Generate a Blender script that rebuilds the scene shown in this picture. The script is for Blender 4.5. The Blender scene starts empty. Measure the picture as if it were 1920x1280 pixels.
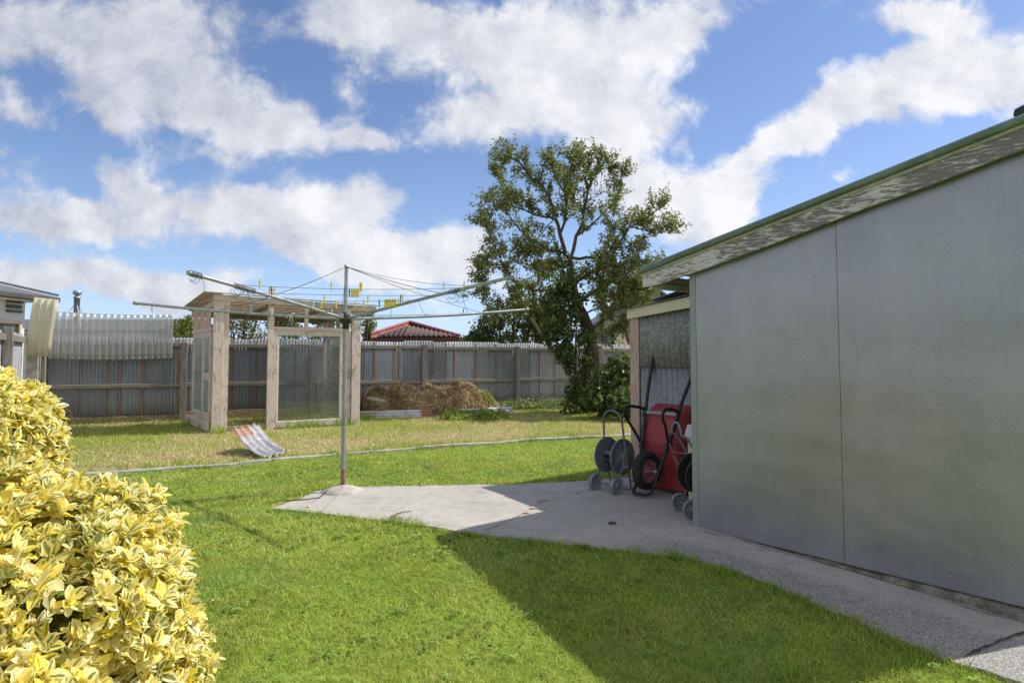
import bpy, math, random
import numpy as np
from mathutils import Vector, Matrix
random.seed(7)
rng = np.random.default_rng(11)
C = bpy.context.scene.collection
SC = bpy.context.scene

# ------------------------------------------------------------------ camera
F, CX, CY, PITCH, CAMH = 1200.0, 960.0, 602.0, math.radians(3.0), 1.5
cam = bpy.data.cameras.new('camera'); camo = bpy.data.objects.new('camera', cam); C.objects.link(camo)
cam.sensor_width = 36; cam.lens = F/1920*36; cam.shift_y = -38/1920; cam.clip_end = 2000; cam.clip_start = .05
camo.location = (0, 0, CAMH); camo.rotation_euler = (math.radians(90)+PITCH, 0, 0)
SC.camera = camo
cp, sp = math.cos(PITCH), math.sin(PITCH)

def ray(px, py):
    u = (px-CX)/F; v = (CY-py)/F
    return Vector((u, cp-v*sp, sp+v*cp))
def P(px, py, Y):
    d = ray(px, py); return Vector((d.x*Y/d.y, Y, CAMH+d.z*Y/d.y))
def gz(x, y):
    return -0.05*max(0.0, 5.6-y)
def gzn(x, y):
    return -0.05*np.maximum(0.0, 5.6-y)
def G(px, py):
    d = ray(px, py); z = 0.0
    for _ in range(20):
        t = (z-CAMH)/d.z; z = gz(d.x*t, d.y*t)
    return Vector((d.x*t, d.y*t, z))

# ------------------------------------------------------------------ numpy noise
def vnoise(x, y, s, seed=0):
    x = np.asarray(x)*s+seed*17.3; y = np.asarray(y)*s+seed*9.1
    xi = np.floor(x).astype(np.int64); yi = np.floor(y).astype(np.int64)
    fx = x-xi; fy = y-yi; fx = fx*fx*(3-2*fx); fy = fy*fy*(3-2*fy)
    def h(a, b):
        n = np.sin(a*127.1+b*311.7+seed*74.7)*43758.5453
        return n-np.floor(n)
    return (h(xi, yi)*(1-fx)+h(xi+1, yi)*fx)*(1-fy)+(h(xi, yi+1)*(1-fx)+h(xi+1, yi+1)*fx)*fy
def fbm(x, y, s, seed=0, o=3):
    r = 0; a = .5; t = 0
    for k in range(o):
        r = r+a*vnoise(x, y, s*2**k, seed+k); t += a; a *= .5
    return r/t
def inpoly(x, y, poly):
    x = np.asarray(x); y = np.asarray(y); r = np.zeros(x.shape, bool); n = len(poly); j = n-1
    for i in range(n):
        xi, yi = poly[i][0], poly[i][1]; xj, yj = poly[j][0], poly[j][1]
        r ^= ((yi > y) != (yj > y)) & (x < (xj-xi)*(y-yi)/((yj-yi) or 1e-9)+xi); j = i
    return r

# ------------------------------------------------------------------ objects
origin = {}
def setp(o, label=None, cat=None, group=None, kind=None):
    if label: o['label'] = label
    if cat: o['category'] = cat
    if group: o['group'] = group
    if kind: o['kind'] = kind
    return o
def thing(name, loc, label, cat, group=None):
    o = bpy.data.objects.new(name, None); C.objects.link(o); o.empty_display_size = .1
    o.location = Vector(loc); origin[o] = Vector(loc)
    return setp(o, label, cat, group)
def finish(name, me, parent, base=None):
    o = bpy.data.objects.new(name, me); C.objects.link(o)
    if parent is not None:
        o.parent = parent
        b = origin[parent]
    else:
        b = Vector(base) if base is not None else Vector((0, 0, 0)); o.location = b
    me.transform(Matrix.Translation(-b)); origin[o] = Vector(b)
    return o

class MB:
    def __init__(s): s.v = []; s.f = []; s.m = []; s.c = []; s.sm = []
    def add(s, vs, fs, m=0, smooth=False, col=None):
        b = len(s.v); s.v += [tuple(p) for p in vs]; s.f += [tuple(i+b for i in f) for f in fs]
        s.m += [m]*len(fs); s.sm += [smooth]*len(fs)
        s.c += ([col or (1, 1, 1)]*len(vs) if not isinstance(col, list) else col)
    def box(s, c, size, ax=None, m=0):
        c = Vector(c); ax = ax or (Vector((1, 0, 0)), Vector((0, 1, 0)), Vector((0, 0, 1)))
        vs = []
        for k in range(8):
            sg = (1 if k & 1 else -1, 1 if k & 2 else -1, 1 if k & 4 else -1)
            vs.append(c+ax[0]*sg[0]*size[0]/2+ax[1]*sg[1]*size[1]/2+ax[2]*sg[2]*size[2]/2)
        s.add(vs, [(0, 2, 3, 1), (4, 5, 7, 6), (0, 1, 5, 4), (2, 6, 7, 3), (0, 4, 6, 2), (1, 3, 7, 5)], m)
    def bar(s, p0, p1, w, h, up=(0, 0, 1), m=0):
        p0 = Vector(p0); p1 = Vector(p1); d = p1-p0; L = d.length; d.normalize()
        up = Vector(up); sd = d.cross(up)
        if sd.length < 1e-4: sd = d.cross(Vector((0, 1, 0)))
        sd.normalize(); u2 = sd.cross(d)
        s.box((p0+p1)/2, (L, w, h), (d, sd, u2), m)
    def tube(s, pts, r, n=8, m=0, cap=True, col=None):
        pts = [Vector(p) for p in pts]; k = len(pts); rs = r if isinstance(r, (list, tuple)) else [r]*k
        t0 = (pts[1]-pts[0]).normalized(); a = t0.orthogonal().normalized(); vs = []
        for i, p in enumerate(pts):
            if i == 0: t = t0
            elif i == k-1: t = (pts[i]-pts[i-1]).normalized()
            else:
                t = (pts[i+1]-pts[i-1])
                t = t.normalized() if t.length > 1e-9 else t0
            a = (a-t*a.dot(t))
            a = a.normalized() if a.length > 1e-6 else t.orthogonal().normalized()
            b = t.cross(a)
            for j in range(n):
                an = 2*math.pi*j/n; vs.append(p+(a*math.cos(an)+b*math.sin(an))*rs[i])
        fs = [(i*n+j, i*n+(j+1) % n, (i+1)*n+(j+1) % n, (i+1)*n+j) for i in range(k-1) for j in range(n)]
        s.add(vs, fs, m, True, col)
        if cap:
            s.add(vs[:n], [tuple(range(n-1, -1, -1))], m, False, col); s.add(vs[-n:], [tuple(range(n))], m, False, col)
    def lathe(s, c, axis, prof, n=32, m=0, closed=False):
        # prof: (distance along axis, radius)
        c = Vector(c); axis = Vector(axis).normalized(); a = axis.orthogonal().normalized(); b = axis.cross(a)
        vs = [c+axis*h+(a*math.cos(2*math.pi*j/n)+b*math.sin(2*math.pi*j/n))*r for h, r in prof for j in range(n)]
        k = len(prof); rg = range(k) if closed else range(k-1)
        fs = [(i*n+j, i*n+(j+1) % n, ((i+1) % k)*n+(j+1) % n, ((i+1) % k)*n+j) for i in rg for j in range(n)]
        s.add(vs, fs, m, True)
    def prism(s, poly, ext, m=0):
        n = len(poly); ext = Vector(ext); vs = [Vector(p) for p in poly]; vs += [p+ext for p in vs[:n]]
        fs = [tuple(range(n-1, -1, -1)), tuple(range(n, 2*n))]+[(i, (i+1) % n, n+(i+1) % n, n+i) for i in range(n)]
        s.add(vs, fs, m)
    def corr(s, o, ax, up, nrm, w, h, pitch, amp, m=0, per=8, rows=2, fn=None, colf=None, two=.0):
        # a corrugated sheet: origin o, width along ax, height along up, waves along nrm
        o = Vector(o); nx = max(4, int(w/pitch*per)); vs = []; cs = []
        for j in range(rows):
            for i in range(nx+1):
                x = w*i/nx; y = h*j/(rows-1); d = amp*math.sin(2*math.pi*x/pitch)
                p = o+ax*x+up*y+nrm*d
                if fn: p = fn(p, x/w, y/h, d)
                vs.append(p); cs.append(colf(x, y) if colf else (0, 0, 0))
        st = nx+1
        fs = [(j*st+i, j*st+i+1, (j+1)*st+i+1, (j+1)*st+i) for j in range(rows-1) for i in range(nx)]
        s.add(vs, fs, m, True, cs)
    def build(s, name, mats, parent=None, base=None, bevel=0, solid=0):
        me = bpy.data.meshes.new(name); me.from_pydata(s.v, [], s.f)
        if not isinstance(mats, (list, tuple)): mats = [mats]
        for m in mats: me.materials.append(m)
        me.polygons.foreach_set('material_index', s.m); me.polygons.foreach_set('use_smooth', s.sm)
        ca = me.color_attributes.new('Col', 'FLOAT_COLOR', 'POINT')
        ca.data.foreach_set('color', [x for c in s.c for x in (c[0], c[1], c[2], 1.0)])
        me.update()
        o = finish(name, me, parent, base)
        if solid:
            md = o.modifiers.new('solid', 'SOLIDIFY'); md.thickness = solid; md.offset = 0
        if bevel:
            md = o.modifiers.new('bevel', 'BEVEL'); md.width = bevel; md.segments = 2; md.limit_method = 'ANGLE'
        return o

def mesh_np(name, V, Fc, col, mats, parent=None, base=None, smooth=True):
    me = bpy.data.meshes.new(name); nv, nf, k = len(V), len(Fc), Fc.shape[1]
    me.vertices.add(nv); me.vertices.foreach_set('co', np.asarray(V, np.float32).ravel())
    me.loops.add(nf*k); me.loops.foreach_set('vertex_index', Fc.astype(np.int32).ravel())
    me.polygons.add(nf); me.polygons.foreach_set('loop_start', np.arange(0, nf*k, k, dtype=np.int32))
    try: me.polygons.foreach_set('loop_total', np.full(nf, k, np.int32))
    except Exception: pass
    me.polygons.foreach_set('use_smooth', np.full(nf, smooth))
    ca = me.color_attributes.new('Col', 'FLOAT_COLOR', 'POINT')
    cc = np.ones((nv, 4), np.float32); cc[:, :3] = col; ca.data.foreach_set('color', cc.ravel())
    if not isinstance(mats, (list, tuple)): mats = [mats]
    for m in mats: me.materials.append(m)
    me.update(calc_edges=True); me.validate()
    return finish(name, me, parent, base)

# ------------------------------------------------------------------ materials
class NT:
    def __init__(s, nt): s.nt = nt
    def n(s, t, **kw):
        nd = s.nt.nodes.new(t)
        for k, v in kw.items():
            if k == 'ins':
                for a, b in v.items():
                    if hasattr(b, 'is_output') or isinstance(b, bpy.types.NodeSocket): s.nt.links.new(b, nd.inputs[a])
                    else: nd.inputs[a].default_value = b
            else: setattr(nd, k, v)
        return nd
    def math(s, op, a, b=0.0, c=None, clamp=False):
        ins = {0: a, 1: b}
        if c is not None: ins[2] = c
        return s.n('ShaderNodeMath', operation=op, use_clamp=clamp, ins=ins).outputs[0]
    def mix(s, f, a, b):
        nd = s.n('ShaderNodeMix', data_type='RGBA')
        for i, x in ((0, f), (6, a), (7, b)):
            if isinstance(x, bpy.types.NodeSocket): s.nt.links.new(x, nd.inputs[i])
            else: nd.inputs[i].default_value = x if i == 0 else (*x[:3], 1)
        return nd.outputs[2]
    def ramp(s, f, lo, hi, smooth=True):
        return s.n('ShaderNodeMapRange', interpolation_type='SMOOTHSTEP' if smooth else 'LINEAR', ins={0: f, 1: lo, 2: hi, 3: 0.0, 4: 1.0}).outputs[0]
    def coords(s, scale=(1, 1, 1), rot=0.0, src='Object'):
        tc = s.n('ShaderNodeTexCoord').outputs[src]
        if rot:
            tc = s.n('ShaderNodeMapping', ins={0: tc, 2: (0, 0, -rot)}).outputs[0]
        return s.n('ShaderNodeMapping', ins={0: tc, 3: scale}).outputs[0]
    def noise(s, vec, sc, det=4.0, rough=.55, out='Fac', dist=0.0):
        return s.n('ShaderNodeTexNoise', ins={'Vector': vec, 'Scale': sc, 'Detail': det, 'Roughness': rough, 'Distortion': dist}).outputs[out]
    def voro(s, vec, sc, out='Distance', feature='F1'):
        return s.n('ShaderNodeTexVoronoi', feature=feature, ins={'Vector': vec, 'Scale': sc}).outputs[out]
    def bump(s, h, st=.3, d=.01):
        return s.n('ShaderNodeBump', ins={'Height': h, 'Strength': st, 'Distance': d}).outputs[0]

def mat(name):
    m = bpy.data.materials.new(name); m.use_nodes = True
    nt = m.node_tree; nt.nodes.clear(); t = NT(nt)
    out = t.n('ShaderNodeOutputMaterial'); b = t.n('ShaderNodeBsdfPrincipled')
    nt.links.new(b.outputs[0], out.inputs[0]); t.out = out; t.b = b
    def put(k, v):
        if isinstance(v, bpy.types.NodeSocket): nt.links.new(v, b.inputs[k])
        else: b.inputs[k].default_value = (*v, 1) if isinstance(v, tuple) and len(v) == 3 else v
    t.put = put
    return m, t

def plain(name, col, rough=.6, metal=0.0, var=.25, sc=8.0, bump=.15, dirt=None, spec=.5, stretch=(1, 1, 1), rot=0.0):
    m, t = mat(name); c = t.coords(stretch, rot)
    n = t.noise(c, sc, 6, .6); n2 = t.noise(c, sc*7, 3, .6)
    f = t.math('ADD', t.math('MULTIPLY', n, .65), t.math('MULTIPLY', n2, .35))
    lo = tuple(x*(1-var) for x in col); hi = tuple(min(1, x*(1+var)) for x in col)
    colr = t.mix(t.ramp(f, .3, .7), lo, hi)
    if dirt:
        n3 = t.noise(c, sc*.6, 5, .65); colr = t.mix(t.math('MULTIPLY', t.ramp(n3, .5, .7), dirt[3]), colr, dirt[:3])
    t.put('Base Color', colr); t.put('Roughness', rough); t.put('Metallic', metal); t.put('Specular IOR Level', spec)
    if bump: t.put('Normal', t.bump(f, bump, .004))
    return m

def peel(name, paint, wood, amount, stretch, rot=0.0, sc=14.0, third=None, grad=0.0):
    """old paint flaking off weathered timber"""
    m, t = mat(name); c = t.coords(stretch, rot)
    n = t.noise(c, sc, 8, .68, dist=.4); big = t.noise(t.coords((1, 1, 1), rot), 2.2, 3)
    f = t.math('ADD', n, t.math('MULTIPLY', t.math('SUBTRACT', big, .5), .55))
    if grad: f = t.math('ADD', f, t.math('MULTIPLY', t.math('SUBTRACT', t.n('ShaderNodeSeparateXYZ', ins={0: t.coords((1, 1, 1), rot)}).outputs[0], 1.0), grad))
    k = t.ramp(f, amount-.03, amount+.03)
    gr = t.noise(t.coords(tuple(x*6 if x > .5 else x for x in stretch), rot), sc*2, 4, .6)
    wd = t.mix(gr, tuple(x*.6 for x in wood), tuple(x*1.4 for x in wood))
    pt = t.mix(t.ramp(t.noise(c, sc*.7, 5, .6), .3, .7), tuple(x*.8 for x in paint), paint)
    if third: pt = t.mix(t.ramp(t.noise(c, sc*.45, 5, .6, dist=.6), .48, .56), pt, third)
    t.put('Base Color', t.mix(k, pt, wd)); t.put('Roughness', .75); t.put('Specular IOR Level', .3)
    t.put('Normal', t.bump(t.math('ADD', t.math('MULTIPLY', k, -.5), t.math('MULTIPLY', gr, .4)), .5, .004))
    return m

def foliage(name, trans=.35, rough=.45, spec=.35):
    m, t = mat(name); nt = t.nt
    a = t.n('ShaderNodeVertexColor', layer_name='Col').outputs[0]
    t.put('Base Color', a); t.put('Roughness', rough); t.put('Specular IOR Level', spec)
    tr = t.n('ShaderNodeBsdfTranslucent', ins={0: t.mix(.3, a, (.48, .52, .10))})
    mx = t.n('ShaderNodeMixShader', ins={0: trans, 1: t.b.outputs[0], 2: tr.outputs[0]})
    nt.links.new(mx.outputs[0], t.out.inputs[0])
    return m

def glassy(name, tint, dirt, film, rough=.05, gloss=.12, streak=(1, 1, 1)):
    """old glass: partly see-through, faint reflection and a film of dirt"""
    m, t = mat(name); nt = t.nt; c = t.coords(streak)
    tr = t.n('ShaderNodeBsdfTransparent', ins={0: (*tint, 1)})
    gl = t.n('ShaderNodeBsdfGlossy', ins={0: (.9, .95, .95, 1), 1: rough})
    fr = t.n('ShaderNodeFresnel', ins={0: 1.5}).outputs[0]
    m1 = t.n('ShaderNodeMixShader', ins={0: t.math('ADD', t.math('MULTIPLY', fr, .9), gloss*.3, clamp=True), 1: tr.outputs[0], 2: gl.outputs[0]})
    df = t.n('ShaderNodeBsdfDiffuse', ins={0: (*dirt, 1)}); tl = t.n('ShaderNodeBsdfTranslucent', ins={0: (*dirt, 1)})
    md = t.n('ShaderNodeMixShader', ins={0: .5, 1: df.outputs[0], 2: tl.outputs[0]})
    n = t.noise(c, 5, 6, .65)
    fac = t.math('MULTIPLY', t.math('ADD', t.math('MULTIPLY', n, .9), .55), film, clamp=True)
    m2 = t.n('ShaderNodeMixShader', ins={0: fac, 1: m1.outputs[0], 2: md.outputs[0]})
    nt.links.new(m2.outputs[0], t.out.inputs[0])
    return m

WANG = math.atan2(-.77, .637)          # direction of the big shed's wall
FANG = math.atan2(.397, .918)          # direction of the back fence
M = {}
M['leaf'] = foliage('leaf'); M['grass'] = foliage('grass_blade', .42, .5, .25)
M['dry'] = foliage('dry_stalk', .15, .8, .1)

def m_galv():
    m, t = mat('galvanised_flat_sheet'); c = t.coords((1, 1, 1), WANG)
    sp = t.voro(c, 260, 'Color'); spv = t.n('ShaderNodeSeparateColor', ins={0: sp}).outputs[0]
    big = t.noise(c, 1.3, 4, .6); st = t.noise(t.coords((14, 14, .5), WANG), 3, 5, .6); fine = t.noise(t.coords((30, 30, 90), WANG), 4, 3)
    f = t.math('ADD', t.math('MULTIPLY', spv, .20), t.math('ADD', t.math('MULTIPLY', big, .66), t.math('MULTIPLY', st, .14)))
    col = t.mix(t.ramp(f, .25, .75), (.285, .295, .36), (.425, .43, .50))
    sm = t.ramp(t.noise(t.coords((1.2, 1.2, 2.4), WANG), 2.6, 6, .7), .62, .72)
    col = t.mix(t.math('MULTIPLY', sm, .22), col, (.44, .45, .45))
    dk = t.ramp(t.noise(t.coords((3, 3, 1.5), WANG), 2.1, 5, .7, dist=1.0), .66, .76)
    col = t.mix(t.math('MULTIPLY', dk, .3), col, (.19, .2, .215))
    t.put('Base Color', col); t.put('Metallic', .72); t.put('Specular IOR Level', .35)
    t.put('Roughness', t.math('ADD', .27, t.math('MULTIPLY', t.math('ADD', big, t.math('MULTIPLY', spv, .4)), .16)))
    dent = t.noise(c, 2.1, 2, .4)
    bp = t.n('ShaderNodeBump', ins={'Height': dent, 'Strength': .55, 'Distance': .03}).outputs[0]
    bp2 = t.n('ShaderNodeBump', ins={'Height': t.math('ADD', spv, fine), 'Strength': .05, 'Distance': .001, 'Normal': bp}).outputs[0]
    t.put('Normal', bp2)
    return m
M['galv'] = m_galv()

def m_corr(name, base, rust, rustamt, metal=.35, rough=.5, rot=FANG, spangle=True, white=None, ws=(2, 8, 8)):
    """weathered corrugated iron; attribute Col.r marks rusty edges"""
    m, t = mat(name); c = t.coords((1, 1, 1), rot)
    a = t.n('ShaderNodeSeparateColor', ins={0: t.n('ShaderNodeVertexColor', layer_name='Col').outputs[0]}).outputs
    st = t.noise(t.coords((9, 9, .5), rot), 3, 5, .6); sp = t.voro(c, 55, 'Color')
    spv = t.n('ShaderNodeSeparateColor', ins={0: sp}).outputs[0]; big = t.noise(c, 1.1, 5, .6)
    f = t.math('ADD', t.math('ADD', t.math('MULTIPLY', st, .4), t.math('MULTIPLY', spv, .2)), t.math('MULTIPLY', big, .4))
    col = t.mix(t.ramp(f, .28, .72), tuple(x*.66 for x in base), tuple(x*1.25 for x in base))
    if white:
        col = t.mix(t.ramp(t.noise(t.coords(ws, rot), 2.5, 6, .65), .42, .6), col, white)
    tone = t.math('SUBTRACT', 1.0, t.math('MULTIPLY', a[1], .42)); col = t.mix(1.0, col, col) if False else t.n('ShaderNodeMix', data_type='RGBA', blend_type='MULTIPLY', ins={0: 1.0, 6: col, 7: t.n('ShaderNodeCombineColor', ins={0: tone, 1: tone, 2: tone}).outputs[0]}).outputs[2]
    rn = t.noise(t.coords((8, 8, 1.2), rot), 4, 6, .7)
    rk = t.ramp(t.math('ADD', t.math('MULTIPLY', a[0], .62), t.math('MULTIPLY', rn, .55)), rustamt, rustamt+.14)
    rc = t.mix(t.noise(c, 25, 4, .6), tuple(x*.55 for x in rust), rust)
    t.put('Base Color', t.mix(rk, col, rc))
    t.put('Metallic', t.math('MULTIPLY', t.math('SUBTRACT', 1.0, rk), metal))
    t.put('Roughness', t.math('ADD', rough, t.math('MULTIPLY', rk, .35), clamp=True))
    t.put('Normal', t.bump(t.math('ADD', big, t.math('MULTIPLY', rn, .5)), .12, .006))
    return m
M['corr'] = m_corr('weathered_corrugated_iron', (.36, .395, .445), (.36, .17, .07), .62, .18, .65)
M['corr2'] = m_corr('leanto_corrugated_iron', (.27, .29, .31), (.25, .15, .09), .75, rot=WANG)
M['corrw'] = m_corr('bleached_corrugated_iron', (.36, .36, .39), (.46, .22, .12), .66, .3, .5, rot=math.radians(139), white=(.60, .57, .55), ws=(.9, 11, 11))
M['corre'] = m_corr('whitish_corrugated_iron', (.42, .42, .44), (.44, .22, .14), .66, .15, .6, white=(.58, .57, .56))
M['slate'] = m_corr('dark_corrugated_roof', (.15, .155, .175), (.16, .1, .08), .8, .1, .7, rot=0)
M['ltroof'] = m_corr('leanto_roof_iron', (.20, .215, .235), (.2, .12, .08), .85, .4, .45, rot=WANG)
M['wood_v'] = plain('grey_timber_upright', (.225, .205, .18), .85, 0, .45, 9, .5, (.12, .11, .09, .6), .2, (4, 4, .35))
M['wood_h'] = plain('grey_timber_rail', (.26, .24, .205), .85, 0, .4, 9, .5, (.14, .13, .10, .6), .2, (.35, 4, 4), FANG)
M['wood_n'] = plain('bare_plank', (.33, .25, .17), .85, 0, .4, 9, .4, None, .2, (2, 2, 2))
M['pinkwood'] = peel('flaking_pinkish_paint', (.67, .575, .525), (.34, .29, .25), .575, (3, 3, .5), 0, 15, (.62, .52, .47))
M['pinkwood_h'] = peel('flaking_pinkish_paint_rail', (.66, .56, .51), (.34, .28, .24), .585, (.5, 3, 3), math.atan2(1.45, 2.33), 12)
M['ply'] = plain('faded_ply', (.52, .40, .30), .8, 0, .18, 6, .2, (.36, .27, .2, .5), .3, (3, 3, .6))
M['roofwood'] = plain('old_batten', (.42, .33, .24), .85, 0, .35, 9, .3, (.22, .17, .13, .6), .2, (1, 1, 1))
M['barge'] = peel('flaking_white_barge_paint', (.66, .635, .655), (.215, .19, .205), .50, (.45, 3, 3), WANG, 26, None, .055)
M['cream'] = plain('cream_board', (.66, .60, .46), .55, 0, .1, 5, .1, (.4, .36, .28, .35))
M['offwhite'] = plain('worn_off_white_paint', (.40, .385, .36), .7, 0, .25, 9, .15, (.24, .22, .19, .6), .2)
M['pinkpost'] = peel('flaking_pink_board', (.56, .44, .42), (.36, .15, .11), .605, (4, 4, .7), WANG, 10, (.54, .34, .30))
M['green'] = plain('faded_green_flashing', (.14, .19, .155), .5, .1, .35, 5, .15, (.22, .25, .235, .6), .4, (1, 1, 1))
M['trim'] = plain('grey_green_corner_trim', (.29, .32, .325), .45, .3, .12, 6, .05)
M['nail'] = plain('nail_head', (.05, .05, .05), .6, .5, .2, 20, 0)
M['scuff'] = plain('pale_scuff', (.40, .42, .44), .6, .2, .3, 40, 0)
M['found'] = plain('crumbling_foundation', (.21, .195, .165), .95, 0, .55, 7, .9, (.07, .068, .05, .85), .1)
M['stub'] = plain('dark_soffit', (.16, .14, .12), .8, 0, .3, 8, .2)
M['steel'] = plain('galvanised_pipe', (.37, .39, .41), .42, .6, .25, 14, .08, (.24, .2, .17, .45))
M['pole'] = plain('painted_pole', (.30, .325, .335), .45, .35, .22, 9, .08, (.2, .12, .08, .35))
M['rustpole'] = plain('rusty_pipe', (.24, .15, .11), .85, .1, .4, 14, .3)
M['wire'] = plain('line_wire', (.13, .15, .18), .5, .3, .2, 20, 0)
M['cable'] = plain('pale_wire', (.55, .56, .57), .5, .3, .2, 20, 0)
M['mound'] = plain('footing_concrete', (.43, .40, .36), .95, 0, .3, 9, .6, (.2, .16, .12, .5), .2)
M['peg_y'] = plain('yellow_plastic', (.80, .62, .03), .4, 0, .08, 9, 0)
M['peg_g'] = plain('green_plastic', (.02, .30, .14), .4, 0, .08, 9, 0)
M['peg_b'] = plain('grey_blue_plastic', (.32, .42, .52), .4, 0, .08, 9, 0)
M['peg_br'] = plain('brown_wood_peg', (.25, .12, .06), .6, 0, .2, 9, 0)
M['peg_w'] = plain('white_plastic', (.72, .71, .68), .4, 0, .08, 9, 0)
M['red'] = plain('faded_red_plastic', (.34, .052, .06), .5, 0, .25, 3, .05, (.42, .14, .14, .5), .4)
M['black'] = plain('black_tube', (.022, .022, .024), .5, 0, .3, 12, .1, (.09, .07, .06, .45))
M['rubber'] = plain('tyre_rubber', (.022, .021, .02), .85, 0, .3, 12, .2, (.07, .06, .05, .5))
M['rimred'] = plain('dusty_red_rim', (.34, .14, .14), .6, 0, .3, 9, .1, (.4, .28, .26, .5))
M['greyplastic'] = plain('blue_grey_plastic', (.14, .165, .19), .5, 0, .2, 6, .05, (.2, .22, .23, .4))
M['greywheel'] = plain('grey_wheel_plastic', (.22, .24, .26), .6, 0, .2, 8, .1, (.12, .12, .12, .5))
M['blackplastic'] = plain('black_plastic', (.025, .027, .028), .45, 0, .2, 6, .05, (.07, .07, .07, .4))
M['whitebox'] = plain('lavender_white_lid', (.62, .62, .72), .5, 0, .1, 6, .05)
M['fibre'] = glassy('cream_fibreglass', (.88, .89, .88), (.88, .87, .84), .31, .3, .1, (1, 1, .5))
M['fibre2'] = glassy('yellowed_fibreglass', (.84, .82, .7), (.84, .79, .62), .70, .3, .1, (1, 1, .5))
M['glass'] = glassy('dirty_window_glass', (.93, .95, .94), (.52, .56, .52), .085, .03, .12)
M['glass2'] = glassy('frosted_dirty_glass', (.90, .93, .92), (.60, .65, .61), .26, .1, .2)
M['darkglass'] = plain('dark_window_pane', (.045, .055, .065), .08, 0, .2, 2, 0, None, .6)
M['blueglass'] = plain('blue_window_pane', (.03, .07, .16), .1, 0, .2, 2, 0, None, .6)
M['white'] = plain('white_weatherboard', (.70, .71, .72), .6, 0, .06, 4, .05)
M['tan'] = plain('tan_window_frame', (.62, .52, .40), .6, 0, .1, 4, .05)
M['tile'] = plain('grey_steel_roof', (.135, .14, .155), .6, .1, .18, 5, .2)
M['fascia'] = plain('brown_fascia', (.085, .075, .072), .5, 0, .2, 5, .05)
M['redroof'] = plain('faded_red_roof', (.32, .095, .085), .65, 0, .25, 2.5, .1, (.46, .22, .17, .5))
M['maroon'] = plain('maroon_wall', (.07, .032, .032), .7, 0, .2, 5, .1)
M['greyhouse'] = plain('grey_house_wall', (.30, .305, .31), .7, 0, .12, 3, .05)
M['bark'] = plain('tree_bark', (.075, .057, .043), .95, 0, .5, 11, .9, (.2, .17, .13, .5), .1, (2, 2, .7))
M['bark2'] = plain('grey_twig', (.10, .08, .065), .95, 0, .4, 11, .5, None, .1)

def m_concrete():
    m, t = mat('old_pad_concrete'); c = t.coords((1, 1, 1), 0)
    big = t.noise(c, 1.6, 6, .62); mid = t.noise(c, 9, 6, .7); peb = t.voro(c, 120, 'Color'); pd = t.voro(c, 120, 'Distance')
    pv = t.n('ShaderNodeSeparateColor', ins={0: peb}).outputs[0]
    fine = t.noise(c, 160, 3, .7)
    smooth = t.mix(t.ramp(t.math('ADD', t.math('MULTIPLY', big, .5), t.math('MULTIPLY', mid, .5)), .3, .7), (.41, .385, .345), (.60, .57, .515))
    agg = t.mix(pv, (.26, .25, .235), (.56, .54, .51))
    gap = t.ramp(pd, .35, .65); agg = t.mix(t.math('MULTIPLY', gap, .65), agg, (.12, .115, .105))
    # exposed aggregate on the open path, smoother trowelled strip elsewhere; Col.r holds where it is worn
    a = t.n('ShaderNodeSeparateColor', ins={0: t.n('ShaderNodeVertexColor', layer_name='Col').outputs[0]}).outputs[0]
    k = t.ramp(t.math('ADD', a, t.math('MULTIPLY', t.math('SUBTRACT', t.noise(c, 3.2, 6, .65), .5), 1.1)), .32, .72)
    col = t.mix(k, t.mix(t.math('MULTIPLY', t.ramp(fine, .38, .62), .85), smooth, t.mix(.8, smooth, (.22, .205, .18))), agg)
    sk = t.noise(c, 48, 6, .85); col = t.mix(t.math('MULTIPLY', t.ramp(sk, .52, .66), .42), col, (.20, .185, .165)); col = t.mix(t.math('MULTIPLY', t.ramp(sk, .48, .36), .35), col, (.62, .60, .56))
    stn = t.ramp(t.noise(t.coords((1, 2.5, 1)), 1.3, 6, .7, dist=.8), .55, .72)
    col = t.mix(t.math('MULTIPLY', stn, .68), col, (.235, .215, .19))
    t.put('Base Color', col); t.put('Roughness', .93); t.put('Specular IOR Level', .2)
    h = t.math('ADD', t.math('MULTIPLY', t.math('SUBTRACT', .6, pd), k), t.math('ADD', t.math('MULTIPLY', fine, .25), t.math('MULTIPLY', mid, .4)))
    t.put('Normal', t.bump(h, .7, .006))
    return m
M['concrete'] = m_concrete()
M['crack'] = plain('crack_dirt', (.06, .052, .042), .95, 0, .4, 20, 0)
M['clay'] = plain('orange_clay_stain', (.44, .33, .22), .95, 0, .3, 20, .2)
M['kerbc'] = plain('edging_concrete', (.36, .34, .30), .95, 0, .35, 6, .5, (.17, .17, .11, .75), .15)

def m_ground():
    m, t = mat('garden_soil_and_turf'); c = t.coords()
    n1 = t.noise(c, .9, 5, .6); n2 = t.noise(c, 22, 5, .65)
    g = t.mix(t.ramp(n2, .3, .7), (.12, .19, .025), (.22, .31, .045))
    d = t.mix(n2, (.20, .16, .085), (.40, .33, .18))
    a = t.n('ShaderNodeSeparateColor', ins={0: t.n('ShaderNodeVertexColor', layer_name='Col').outputs[0]}).outputs[0]
    t.put('Base Color', t.mix(t.ramp(t.math('ADD', a, t.math('MULTIPLY', t.math('SUBTRACT', n1, .5), .8)), .35, .65), g, d))
    t.put('Roughness', .95); t.put('Specular IOR Level', .1); t.put('Normal', t.bump(n2, .6, .02))
    return m
M['ground'] = m_ground()

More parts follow.
